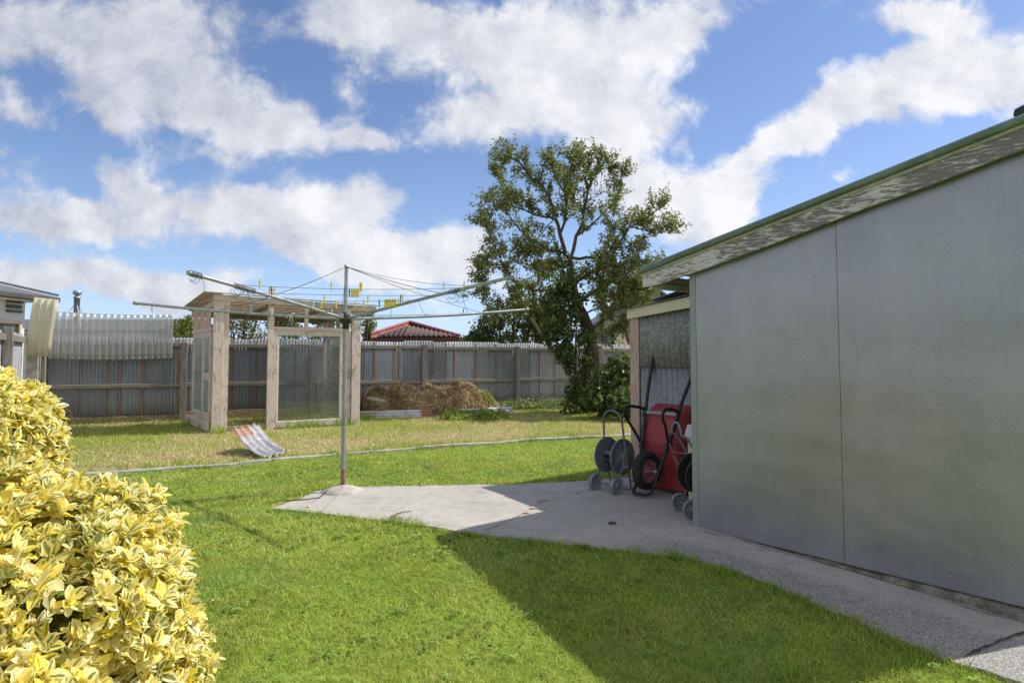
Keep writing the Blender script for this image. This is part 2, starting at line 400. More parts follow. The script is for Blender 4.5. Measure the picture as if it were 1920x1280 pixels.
def m_varieg():
    m, t = mat('variegated_leaf'); nt = t.nt; c = t.coords()
    a = t.n('ShaderNodeSeparateColor', ins={0: t.n('ShaderNodeVertexColor', layer_name='Col').outputs[0]}).outputs
    n = t.noise(c, 70, 3, .6)
    e = t.math('ADD', a[0], t.math('MULTIPLY', t.math('SUBTRACT', n, .5), .55))
    e = t.math('ADD', e, t.math('MULTIPLY', t.math('SUBTRACT', a[1], .5), .75))
    k = t.ramp(e, .08, .30)
    marg = t.mix(a[2], (.94, .775, .085), (.96, .94, .62))
    cen = t.mix(n, (.10, .17, .05), (.30, .35, .10))
    col = t.mix(k, cen, marg)
    t.put('Base Color', col); t.put('Roughness', .36); t.put('Specular IOR Level', .45)
    tr = t.n('ShaderNodeBsdfTranslucent', ins={0: t.mix(.3, col, (.85, .7, .06))})
    mx = t.n('ShaderNodeMixShader', ins={0: .4, 1: t.b.outputs[0], 2: tr.outputs[0]})
    nt.links.new(mx.outputs[0], t.out.inputs[0])
    return m
M['varieg'] = m_varieg()

def m_mottle():
    m, t = mat('mottled_translucent_sheet'); c = t.coords((1, 1, 1), WANG)
    w = t.noise(c, 26, 6, .75, dist=1.6); st = t.noise(t.coords((14, 14, .6), WANG), 3, 4)
    k = t.ramp(w, .5, .64)
    col = t.mix(k, t.mix(st, (.13, .135, .135), (.24, .245, .245)), (.50, .51, .51))
    t.put('Base Color', col); t.put('Roughness', .6); t.put('Normal', t.bump(w, .3, .004))
    return m
M['mottle'] = m_mottle()

# ------------------------------------------------------------------ world: nishita sky and clouds
SUN_EL, SUN_DIR = math.radians(50.3), Vector((.954, .30, 0))
SUNV = Vector((SUN_DIR.x*math.cos(SUN_EL), SUN_DIR.y*math.cos(SUN_EL), math.sin(SUN_EL))).normalized()
def build_world():
    w = bpy.data.worlds.new('World'); SC.world = w; w.use_nodes = True; nt = w.node_tree; nt.nodes.clear(); t = NT(nt)
    sky = t.n('ShaderNodeTexSky', sky_type='NISHITA', sun_disc=False, sun_elevation=SUN_EL, sun_rotation=math.atan2(SUN_DIR.x, SUN_DIR.y),
              altitude=50, air_density=1.0, dust_density=.5, ozone_density=2.2)
    d = t.n('ShaderNodeTexCoord').outputs['Generated']
    s = t.n('ShaderNodeSeparateXYZ', ins={0: d}).outputs
    yy = t.math('MAXIMUM', s[1], .08)
    uv = t.n('ShaderNodeCombineXYZ', ins={0: t.math('DIVIDE', s[0], yy), 1: t.math('DIVIDE', s[2], yy), 2: 0.0}).outputs[0]
    zz = t.math('ADD', t.math('MAXIMUM', s[2], 0.0), .16)
    pl = t.n('ShaderNodeCombineXYZ', ins={0: t.math('DIVIDE', s[0], zz), 1: t.math('DIVIDE', s[1], zz), 2: 0.0}).outputs[0]
    # warp
    wn = t.n('ShaderNodeTexNoise', ins={'Vector': uv, 'Scale': 5.5, 'Detail': 4.0, 'Roughness': .6}).outputs['Color']
    wv = t.n('ShaderNodeVectorMath', operation='MULTIPLY', ins={0: t.n('ShaderNodeVectorMath', operation='SUBTRACT', ins={0: wn, 1: (.5, .5, .5)}).outputs[0], 1: (.16, .12, 0)}).outputs[0]
    uw = t.n('ShaderNodeVectorMath', operation='ADD', ins={0: uv, 1: wv}).outputs[0]
    blobs = [(60, 50, 230, 130, 0, 1.0), (330, 60, 230, 130, 0, .95), (270, 170, 190, 110, 20, .8), (430, 190, 190, 95, 20, 1.0), (570, 250, 170, 65, 0, .85),
             (695, 265, 80, 52, 0, .8), (655, 175, 62, 62, 0, .62), (185, 200, 110, 60, 40, .75), (50, 205, 110, 60, 25, .8), (10, 320, 90, 60, 0, .6), (235, 328, 150, 48, 18, .85),
             (420, 300, 210, 55, 5, .6), (90, 410, 250, 66, 0, 1.0), (330, 400, 250, 75, 0, .95), (520, 420, 170, 80, 0, 1.0), (665, 400, 150, 95, 20, .95),
             (100, 515, 280, 60, 0, 1.35), (300, 535, 150, 50, 0, 1.0), (640, 478, 180, 52, 10, 1.15), (790, 495, 210, 64, 0, 1.25), (840, 450, 90, 65, 0, .7), (430, 515, 100, 40, 0, .8), (330, 540, 110, 40, 0, .7),
             (650, 20, 200, 75, 0, .95), (800, 60, 260, 120, 10, 1.0), (1080, 60, 280, 150, 0, 1.1), (1300, 40, 190, 90, -25, .9), (1010, 190, 260, 105, 0, 1.05),
             (1180, 215, 190, 90, -10, 1.0), (860, 240, 130, 55, 0, .7), (1280, 278, 38, 38, 0, .55), (1240, 365, 290, 78, 0, 1.15), (1400, 352, 100, 60, -10, .85),
             (1290, 435, 190, 60, 0, 1.0), (1130, 290, 130, 60, 0, .6), (1430, 285, 130, 50, -12, .9), (1540, 235, 170, 62, -12, .9), (1690, 170, 250, 95, -10, 1.15), (1850, 110, 220, 130, 0, 1.1),
             (1720, 25, 160, 60, 0, .85), (1560, 330, 40, 16, 0, .35), (1600, 320, 40, 16, 0, .3), (-200, 120, 260, 160, 0, .9), (2150, 200, 300, 200, 0, 1.0), (560, 590, 320, 40, 0, .35), (960, 560, 200, 60, 0, .55)]
    acc = None
    for bx, by, rx, ry, rot, wt in blobs:
        r = ray(bx, by); loc = (r.x/r.y, r.z/r.y, 0)
        mp = t.n('ShaderNodeMapping', vector_type='TEXTURE', ins={0: uw, 1: loc, 2: (0, 0, -math.radians(rot)), 3: (rx/F, ry/F, 1)}).outputs[0]
        g = t.n('ShaderNodeTexGradient', gradient_type='SPHERICAL', ins={0: mp}).outputs['Fac']
        acc = t.math('MULTIPLY', g, wt) if acc is None else t.math('MULTIPLY_ADD', g, wt, acc)
    acc = t.math('MINIMUM', acc, 1.0)
    f1 = t.noise(uv, 7.0, 9, .62, dist=.25)
    f3 = t.noise(uv, 19.0, 8, .68, dist=.5)
    f2 = t.noise(pl, 1.1, 8, .6)
    fwd = t.ramp(s[1], .12, .32)
    dfwd = t.math('ADD', t.math('MULTIPLY', acc, 1.25), t.math('ADD', t.math('MULTIPLY', t.math('SUBTRACT', f1, .5), 1.75), t.math('MULTIPLY', t.math('SUBTRACT', f3, .5), 1.0)))
    dall = t.math('ADD', t.math('MULTIPLY', t.math('SUBTRACT', f2, .48), 3.0), .95)
    den = t.math('ADD', t.math('MULTIPLY', dfwd, fwd), t.math('MULTIPLY', dall, t.math('SUBTRACT', 1.0, fwd)))
    al = t.math('MULTIPLY', t.ramp(den, .18, .94), .97)
    # relief: brighter where the cloud thins towards the sun, greyer in the thick middle
    off = t.n('ShaderNodeVectorMath', operation='ADD', ins={0: uv, 1: (.03, .035, 0)}).outputs[0]
    f1o = t.noise(off, 7.0, 9, .62, dist=.25)
    lit = t.math('ADD', t.math('ADD', t.math('MULTIPLY', t.math('SUBTRACT', f1, f1o), 1.8), .60), t.math('MULTIPLY', t.math('SUBTRACT', f3, .5), .7))
    big = t.noise(uv, 2.6, 3, .5)
    lft = t.ramp(s[0], -.75, .25)
    lit = t.math('ADD', lit, t.math('MULTIPLY', t.math('SUBTRACT', big, .5), .9))
    lit = t.math('ADD', lit, t.math('MULTIPLY', t.math('SUBTRACT', lft, .58), .62))
    lit = t.math('SUBTRACT', lit, t.math('MULTIPLY', t.math('SUBTRACT', s[2], .2), .75), clamp=True)
    ccol = t.mix(lit, (3.3, 3.55, 4.25), (6.5, 6.55, 6.75))
    blue = t.n('ShaderNodeMix', data_type='RGBA', blend_type='MULTIPLY', ins={0: 1.0, 6: sky.outputs[0], 7: (SKYMUL[0], SKYMUL[1], SKYMUL[2], 1)}).outputs[2]
    hz = t.math('POWER', t.math('SUBTRACT', 1.0, t.math('MAXIMUM', s[2], 0.0)), 9.0)
    blue = t.mix(t.math('MULTIPLY', hz, .7), blue, (4.3, 6.3, 9.6))
    col = t.mix(al, blue, ccol)
    bg = t.n('ShaderNodeBackground', ins={0: col, 1: .1}); out = t.n('ShaderNodeOutputWorld')
    nt.links.new(bg.outputs[0], out.inputs[0])
    w.cycles.sampling_method = 'MANUAL'; w.cycles.sample_map_resolution = 1024
SKYMUL = (.80, .82, .95)
build_world()
sl = bpy.data.lights.new('sun', 'SUN'); sl.energy = 3.4; sl.angle = math.radians(.53); sl.color = (1, .95, .87)
so = bpy.data.objects.new('sun', sl); C.objects.link(so); so.rotation_euler = SUNV.to_track_quat('Z', 'Y').to_euler(); so.location = (8, 3, 12)

SC.view_settings.view_transform = 'Standard'; SC.view_settings.look = 'None'; SC.view_settings.exposure = 0.57; SC.view_settings.gamma = 1
SC.cycles.max_bounces = 10; SC.cycles.transparent_max_bounces = 24; SC.cycles.use_denoising = True
try: SC.cycles.denoiser = 'OPENIMAGEDENOISE'
except Exception: pass
# ------------------------------------------------------------------ ground, pad, kerb
pad_px = [(506, 957), (560, 940), (590, 924), (640, 917), (760, 914), (880, 912), (960, 911), (1110, 903), (1185, 897), (1250, 890),
          (1302, 978), (1420, 1008), (1560, 1046), (1760, 1104), (1920, 1148), (2100, 1205), (2100, 1330), (1930, 1290), (1800, 1250), (1735, 1225), (1640, 1183), (1560, 1150),
          (1500, 1122), (1440, 1098), (1370, 1072), (1290, 1050), (1200, 1038), (1060, 1022), (960, 1012), (885, 1004), (800, 990), (735, 980), (620, 968), (560, 962)]
pad_xy = [(G(*p).x, G(*p).y) for p in pad_px]
kerb_px = [(-60, 915), (120, 895), (205, 889), (330, 880), (430, 875), (530, 862), (640, 853), (720, 847), (790, 842), (850, 838), (900, 834), (1000, 827), (1130, 821), (1200, 815), (1290, 810)]
kerb_xy = [(G(*p).x, G(*p).y) for p in kerb_px]
kx = np.array([k[0] for k in kerb_xy]); ky = np.array([k[1] for k in kerb_xy])
kerbY = lambda x: np.interp(x, kx, ky)

def ground_sheet():
    xs = np.concatenate([np.linspace(-400, -16, 24), np.linspace(-15, 12, 136), np.linspace(13, 400, 24)])
    ys = np.concatenate([np.linspace(-60, -.5, 12), np.linspace(0, 21, 106), np.linspace(22, 700, 34)])
    X, Y = np.meshgrid(xs, ys); Z = gzn(X, np.maximum(Y, -2)); nx, ny = len(xs), len(ys)
    V = np.stack([X, Y, Z], -1).reshape(-1, 3)
    i = np.arange(nx-1)[None, :]+nx*np.arange(ny-1)[:, None]; Fc = np.stack([i, i+1, i+nx+1, i+nx], -1).reshape(-1, 4)
    dry = (Y > kerbY(X)).astype(float)*.55
    soil = np.exp(-((Y-(14.06+(X+9.6)*.4325)+.35)/.45)**2)*.6
    a = np.clip(dry+soil+.05, 0, 1).reshape(-1)
    return setp(mesh_np('ground', V, Fc, np.stack([a, a, a], -1), M['ground']), kind='structure')
ground_sheet()

def subdiv_poly(poly, step):
    out = []
    for i in range(len(poly)):
        a = Vector((*poly[i], 0)); b = Vector((*poly[(i+1) % len(poly)], 0)); n = max(1, int((b-a).length/step))
        for k in range(n):
            p = a.lerp(b, k/n); out.append((p.x, p.y))
    return out
import bmesh
def make_pad():
    poly = subdiv_poly(pad_xy, .07)
    poly = [(x+random.uniform(-.012, .012), y+random.uniform(-.012, .012)) for x, y in poly]
    bm = bmesh.new(); vs = [bm.verts.new((x, y, gz(x, y)+.018)) for x, y in poly]
    f = bm.faces.new(vs); bmesh.ops.triangulate(bm, faces=[f])
    # regular cuts so that the sheet follows the slope and carries the wear map
    for k in range(60):
        bmesh.ops.bisect_plane(bm, geom=bm.verts[:]+bm.edges[:]+bm.faces[:], plane_co=(0, 2.4+k*.1, 0), plane_no=(0, 1, 0))
    for k in range(62):
        bmesh.ops.bisect_plane(bm, geom=bm.verts[:]+bm.edges[:]+bm.faces[:], plane_co=(-2.6+k*.1, 0, 0), plane_no=(1, 0, 0))
    for v in bm.verts:
        v.co.z = gz(v.co.x, v.co.y)+.018+.006*float(vnoise(v.co.x, v.co.y, 2.2, 3))
    ed = [e for e in bm.edges if e.is_boundary]
    r = bmesh.ops.extrude_edge_only(bm, edges=ed)
    for v in r['geom']:
        if isinstance(v, bmesh.types.BMVert): v.co.z -= .08
    me = bpy.data.meshes.new('concrete_path'); bm.to_mesh(me); bm.free()
    me.materials.append(M['concrete'])
    n = len(me.vertices); co = np.zeros(n*3); me.vertices.foreach_get('co', co); co = co.reshape(-1, 3)
    # exposed aggregate away from the wall and towards the camera end of the path
    dw = (co[:, 0]-1.58)*(-.77)+(co[:, 1]-5.63)*(-.637)
    al = (co[:, 0]-1.58)*.637+(co[:, 1]-5.63)*(-.77)
    a = np.clip((dw-.16)/.35, 0, 1)*np.clip((al+.35)/.8, 0, 1)*.8+.13
    cc = np.ones((n, 4), np.float32); cc[:, 0] = a
    ca = me.color_attributes.new('Col', 'FLOAT_COLOR', 'POINT'); ca.data.foreach_set('color', cc.ravel())
    o = finish('concrete_path', me, None); setp(o, kind='structure')
    # cracks and clay stains lie on it as thin strips
    def strip(pxs, w, m, name):
        mb = MB(); pts = []
        for i in range(len(pxs)-1):
            for k in range(6):
                t = k/6; pts.append((pxs[i][0]*(1-t)+pxs[i+1][0]*t+random.uniform(-1.5, 1.5), pxs[i][1]*(1-t)+pxs[i+1][1]*t+random.uniform(-1, 1)))
        pts.append(pxs[-1]); P3 = [G(*p) for p in pts]; vs = []
        for i, p in enumerate(P3):
            d = (P3[min(i+1, len(P3)-1)]-P3[max(i-1, 0)]); s = Vector((-d.y, d.x, 0)).normalized()*w*(.35+random.random())
            z = Vector((0, 0, .0295)); vs += [p+s+z, p-s+z]
        mb.add(vs, [(2*i, 2*i+1, 2*i+3, 2*i+2) for i in range(len(P3)-1)]); return mb.build(name, m, o)
    strip([(1170, 905), (1120, 918), (1080, 930)], .006, M['crack'], 'crack')
    strip([(1022, 941), (995, 958), (960, 978), (905, 999)], .006, M['clay'], 'clay_stain')
    strip([(1922, 1193), (1880, 1208), (1845, 1222), (1812, 1238)], .009, M['crack'], 'crack')
    strip([(1310, 998), (1400, 1022), (1450, 1037), (1500, 1050), (1600, 1078), (1700, 1108), (1830, 1150), (1910, 1172)], .004, M['crack'], 'crack')
    for (x, y, r) in ((1020, 941, .05), (1000, 957, .04), (985, 966, .035), (1013, 945, .03)):
        c = G(x, y); mb = MB(); n = 12; rr = [r*random.uniform(.4, 1.1) for _ in range(n)]
        mb.add([c+Vector((math.cos(2*math.pi*i/n)*rr[i]*1.5, math.sin(2*math.pi*i/n)*rr[i], .0305)) for i in range(n)], [tuple(range(n))]); mb.build('clay_stain', M['clay'], o)
make_pad()

def make_kerb():
    mb = MB(); pts = []
    for i in range(len(kerb_xy)-1):
        for k in range(8):
            t = k/8; pts.append(Vector((kerb_xy[i][0]*(1-t)+kerb_xy[i+1][0]*t, kerb_xy[i][1]*(1-t)+kerb_xy[i+1][1]*t, 0)))
    vs = []
    for i, p in enumerate(pts):
        d = (pts[min(i+1, len(pts)-1)]-pts[max(i-1, 0)]); s = Vector((-d.y, d.x, 0)).normalized()
        w = .048*(.6+.7*float(vnoise(p.x, p.y, 2.0, 5))); h = .03+.03*float(vnoise(p.x, p.y, 1.3, 8))
        vs += [p-s*w+Vector((0, 0, -.05)), p-s*w+Vector((0, 0, h-.012)), p-s*w*.7+Vector((0, 0, h)), p+s*w*.7+Vector((0, 0, h)), p+s*w+Vector((0, 0, h-.012)), p+s*w+Vector((0, 0, -.05))]
    mb.add(vs, [(6*i+j, 6*i+j+1, 6*i+6+j+1, 6*i+6+j) for i in range(len(pts)-1) for j in range(5)])
    setp(mb.build('kerb', M['kerbc']), kind='structure')
make_kerb()

# ------------------------------------------------------------------ grass
def blades(name, pts, z, h, w, lean, cols, m, curl=.5):
    n = len(pts); az = rng.uniform(0, 2*np.pi, n); fa = rng.uniform(0, 2*np.pi, n)
    dx, dy = np.cos(az), np.sin(az); sx, sy = np.cos(fa)*w/2, np.sin(fa)*w/2
    V = np.zeros((n, 5, 3)); 
    m1 = h*.55; V[:, 0] = np.stack([pts[:, 0]-sx, pts[:, 1]-sy, z-.004], -1); V[:, 1] = np.stack([pts[:, 0]+sx, pts[:, 1]+sy, z-.004], -1)
    cxm = pts[:, 0]+dx*lean*.35; cym = pts[:, 1]+dy*lean*.35
    V[:, 2] = np.stack([cxm-sx*.8, cym-sy*.8, z+m1], -1); V[:, 3] = np.stack([cxm+sx*.8, cym+sy*.8, z+m1], -1)
    V[:, 4] = np.stack([pts[:, 0]+dx*lean, pts[:, 1]+dy*lean, z+h*(1-curl*np.clip(lean/np.maximum(h, .01), 0, 1.2)*.4)], -1)
    b = (np.arange(n)*5)[:, None, None]; Fc = (np.array([[0, 1, 2], [1, 3, 2], [2, 3, 4]])[None]+b).reshape(-1, 3)
    sh = np.array([.9, .9, 1.0, 1.0, 1.08])[None, :, None]
    cc = (cols[:, None, :]*np.ones_like(sh)).reshape(-1, 3)
    return mesh_np(name, V.reshape(-1, 3), Fc, cc, m)

def scatter(dens, y0, y1, xpad=1.0):
    """points between two depths, inside a wedge a little wider than the view"""
    x1 = .82*y1+xpad; n = int(dens*(2*x1)*(y1-y0)); x = rng.uniform(-x1, x1, n); y = rng.uniform(y0, y1, n)
    k = np.abs(x) < .82*y+xpad
    return x[k], y[k]
def lerp(a, b, t): return np.asarray(a)[None]*(1-t[:, None])+np.asarray(b)[None]*t[:, None]
SHED0 = Vector((1.58, 5.63, 0)); WD = Vector((.637, -.77, 0)).normalized(); WN = Vector((-WD.y, WD.x, 0)); WN = -WN if WN.x > 0 else WN   # WN faces the lawn
WI = -WN
shed_poly = [SHED0-WD*1.6+WI*1.05, SHED0+WI*1.05, SHED0, SHED0+WD*2.5, SHED0+WD*2.5+WI*4, SHED0-WD*1.6+WI*4]
shed_xy = [(p.x, p.y) for p in shed_poly]
def lawn():
    bands = [(2.2, 3.6, 8200), (3.6, 5.0, 5600), (5.0, 7.0, 3400), (7.0, 9.5, 2200), (9.5, 13.5, 1000)]
    A = []; S = []
    for y0, y1, dn in bands:
        x, y = scatter(dn, y0, y1, .5); A.append(np.stack([x, y], -1)); S.append(np.full(len(x), (y0+y1)/2))
    p = np.concatenate(A); s = np.concatenate(S); x, y = p[:, 0], p[:, 1]
    jx = x+(vnoise(x, y, 9, 2)-.5)*.10; jy = y+(vnoise(x, y, 9, 4)-.5)*.10
    k = ~inpoly(jx, jy, pad_xy) & (y < kerbY(x)-.05) & ~inpoly(x, y, shed_xy)
    k &= rng.uniform(0, 1, len(x)) < .55+.9*fbm(x, y, 5, 31)
    p, s, x, y = p[k], s[k], x[k], y[k]; n = len(p)
    pn = fbm(x, y, 1.3, 1); fn = fbm(x, y, 7, 9)
    edge = inpoly(x+.0, y+.06, pad_xy) | inpoly(x+.05, y+.03, pad_xy) | inpoly(x, y-.05, pad_xy)
    tall = np.clip((fbm(x, y, 3, 12)-.52)*3, 0, 1)
    h = (.018+.022*rng.random(n)+.026*tall)*(1+.5*(fn-.5)); h[edge] += .03*rng.random(edge.sum())
    w = np.clip(s*.0011, .0032, .011)*(.7+.7*rng.random(n))
    lean = h*(.6+1.2*rng.random(n))
    base = lerp((.32, .395, .06), (.49, .54, .12), np.clip(pn*1.6-.3, 0, 1))
    yel = lerp((.38, .42, .07), (.52, .48, .17), rng.random(n)); dk = lerp((.08, .19, .03), (.14, .28, .065), rng.random(n))
    r = rng.random(n); yp = .12+.55*np.clip((fbm(x, y, 3.1, 77)-.46)*3.5, 0, 1)
    col = np.where((r < yp)[:, None], yel, base); col = np.where((r > .94-.3*np.clip((fbm(x, y, 4.3, 55)-.5)*3, 0, 1))[:, None], dk, col); col *= ((.85+.5*rng.random(n))*(.74+.52*fbm(x, y, 6.5, 91)))[:, None]; cl = (fbm(x, y, 1.7, 133) > .60) & (rng.random(n) < .55); col[cl] *= np.array([.72, .90, 1.25])
    setp(blades('lawn_grass', p, gzn(x, y), h, w, lean, col, M['grass']), 'short mown green lawn in front of the concrete edging', 'grass', kind='stuff')
    # flat rosettes of weeds and clover leaves in the lawn
    x, y = scatter(60, 2.3, 9, .3); k = ~inpoly(x, y, pad_xy) & (y < kerbY(x)-.1) & ~inpoly(x, y, shed_xy) & (fbm(x, y, 2.2, 44) > .56); x, y = x[k], y[k]
    V = []; Cc = []
    for a, b in zip(x, y):
        nl = rng.integers(4, 8); L = rng.uniform(.018, .038)
        c = np.array((.25, .37, .09))*rng.uniform(.7, 1.5)
        for j in range(nl):
            an = rng.uniform(0, 6.28); d = np.array((math.cos(an), math.sin(an), 0)); sd = np.array((-d[1], d[0], 0))*L*.3; o = np.array((a, b, gz(a, b)+rng.uniform(.018, .034)))
            V += [o, o+d*L*.5+sd+(0, 0, .008), o+d*L, o+d*L*.5-sd+(0, 0, .008)]; Cc += [c]*4
    V = np.array(V); Fc = np.arange(len(V)).reshape(-1, 4)
    setp(mesh_np('lawn_weeds', V, Fc, np.array(Cc), M['grass']), 'small flat broad leaved weeds among the lawn grass', 'weeds', kind='stuff')
    # tiny white clover heads and a few yellow ones
    x, y = scatter(2.6, 2.6, 12, 0); k = ~inpoly(x, y, pad_xy) & (y < kerbY(x)-.15) & ~inpoly(x, y, shed_xy) & (fbm(x, y, 1.1, 71) > .47); x, y = x[k], y[k]
    mb = MB()
    for a, b in zip(x, y):
        z = gz(a, b)+rng.uniform(.028, .045); r = rng.uniform(.005, .009); yl = rng.random() < .07
        vs = [(a+r*math.cos(q*1.05), b+r*math.sin(q*1.05), z) for q in range(6)]+[(a, b, z+r*.8)]
        mb.add(vs, [(q, (q+1) % 6, 6) for q in range(6)], 0, True, (.8, .55, .03) if yl else (.75, .74, .70))
    setp(mb.build('clover_flowers', M['dry']), 'tiny white clover heads dotted over the lawn', 'flowers', kind='stuff')
lawn()

FO = Vector((-9.6, 14.06, 0)); FD = Vector((.918, .397, 0)).normalized(); FN = Vector((FD.y, -FD.x, 0))   # back fence line, normal towards the camera
def fence_dist(x, y): return (x-FO.x)*FN.x+(y-FO.y)*FN.y
def rough_grass():
    x, y = scatter(1150, 8.6, 19, .2)
    fd = fence_dist(x, y)
    k = (y > kerbY(x)+.06) & (fd > .12) & ~inpoly(x, y, shed_xy) & (x < 4.5)
    k &= rng.random(len(x)) < np.clip(.15+fd*.9, 0, 1)*(.35+.9*fbm(x, y, 2.5, 3))
    x, y = x[k], y[k]; n = len(x); p = np.stack([x, y], -1)
    d = np.clip((fbm(x, y, .75, 21)-.36)*3.2, 0, 1)                # dryness
    ed = np.exp(-((y-kerbY(x))/.5)**2)
    right = np.clip((x+5.2)/1.0, 0, 1)*np.clip((2.0-x)/2.0, 0, 1); mid = np.exp(-(((y-kerbY(x))-1.55)/1.0)**2)
    d = np.clip(d*.75+right*mid*.62-.25*ed, 0, 1)
    fn = fbm(x, y, 2.0, 5)
    h = (.035+.07*rng.random(n)*rng.random(n)+.05*np.clip(fn-.55, 0, 1)*3)*(1-.35*d)
    w = .009*(.6+.8*rng.random(n)); lean = h*(.3+1.0*rng.random(n))
    gr = lerp((.30, .42, .05), (.46, .54, .10), rng.random(n)); st = lerp((.64, .52, .27), (.82, .70, .42), rng.random(n))
    col = np.where((rng.random(n) < d*.72+.04)[:, None], st, gr)*(.7+.6*rng.random(n))[:, None]
    setp(blades('rough_grass', p, np.zeros(n), h, w, lean, col, M['grass']), 'long patchy half dried grass between edging and fence', 'grass', kind='stuff')
rough_grass()

def grass_tufts():
    """taller tufts: at the greenhouse foot, along the edging and the pad"""
    spots = []
    for px, py in ((600, 800), (612, 798), (628, 797), (640, 795), (655, 797), (675, 790), (570, 802), (548, 804), (585, 801), (690, 786), (640, 800), (480, 812), (410, 813), (385, 806), (355, 800)):
        g = G(px, py); spots.append((g.x, g.y, .26, 60, .16))
    for k in range(150):
        x = random.uniform(-8.5, 1.2); g = (x, float(kerbY(x))+random.choice((-.07, .07, .09, random.uniform(.08, .5)))); spots.append((g[0], g[1], random.uniform(.05, .13), 14, .08))
    for px, py in ((735, 978), (742, 980), (760, 981), (775, 984), (790, 988), (1262, 1046), (1255, 1045), (1275, 1050), (1270, 1048), (1300, 1058), (1352, 1078), (1340, 1074), (1545, 1148), (1600, 1172), (1690, 1215), (1735, 1232), (1720, 1245), (1800, 1262), (1480, 1275), (1500, 1262), (1700, 1262), (1650, 1268), (1080, 1028), (1190, 1040), (1450, 1108)):
        g = G(px, py); spots.append((g.x, g.y, random.uniform(.06, .11), 34, .07))
    for k in range(150):
        i = random.randrange(len(pad_px)-13, len(pad_px)); a = pad_xy[i]; b = pad_xy[(i+1) % len(pad_xy)]; t = random.random(); spots.append((a[0]+(b[0]-a[0])*t+random.uniform(-.03, .02), a[1]+(b[1]-a[1])*t+random.uniform(-.05, .02), random.uniform(.025, .06), 12, .05))
    for k in range(30):
        t = random.uniform(3.0, 11.5); p = FO+FD*t+FN*random.uniform(.1, .5); spots.append((p.x, p.y, random.uniform(.08, .2), 14, .1))
    pts = []; H = []; 
    for x, y, h, n, r in spots:
        for _ in range(n):
            a = random.uniform(0, 6.28); q = r*math.sqrt(random.random()); pts.append((x+q*math.cos(a), y+q*math.sin(a))); H.append(h*random.uniform(.45, 1.05))
    p = np.array(pts); h = np.array(H); n = len(h)
    col = lerp((.20, .35, .035), (.36, .48, .07), rng.random(n))*(.75+.5*rng.random(n))[:, None]
    w = np.where(p[:, 1] > 8, .011, .006)*(.7+.6*rng.random(n))
    setp(blades('grass_tufts', p, gzn(p[:, 0], p[:, 1]), h, w, h*(.2+.6*rng.random(n)), col, M['grass']), 'taller bright green grass tufts along edges and posts', 'grass', kind='stuff')
grass_tufts()

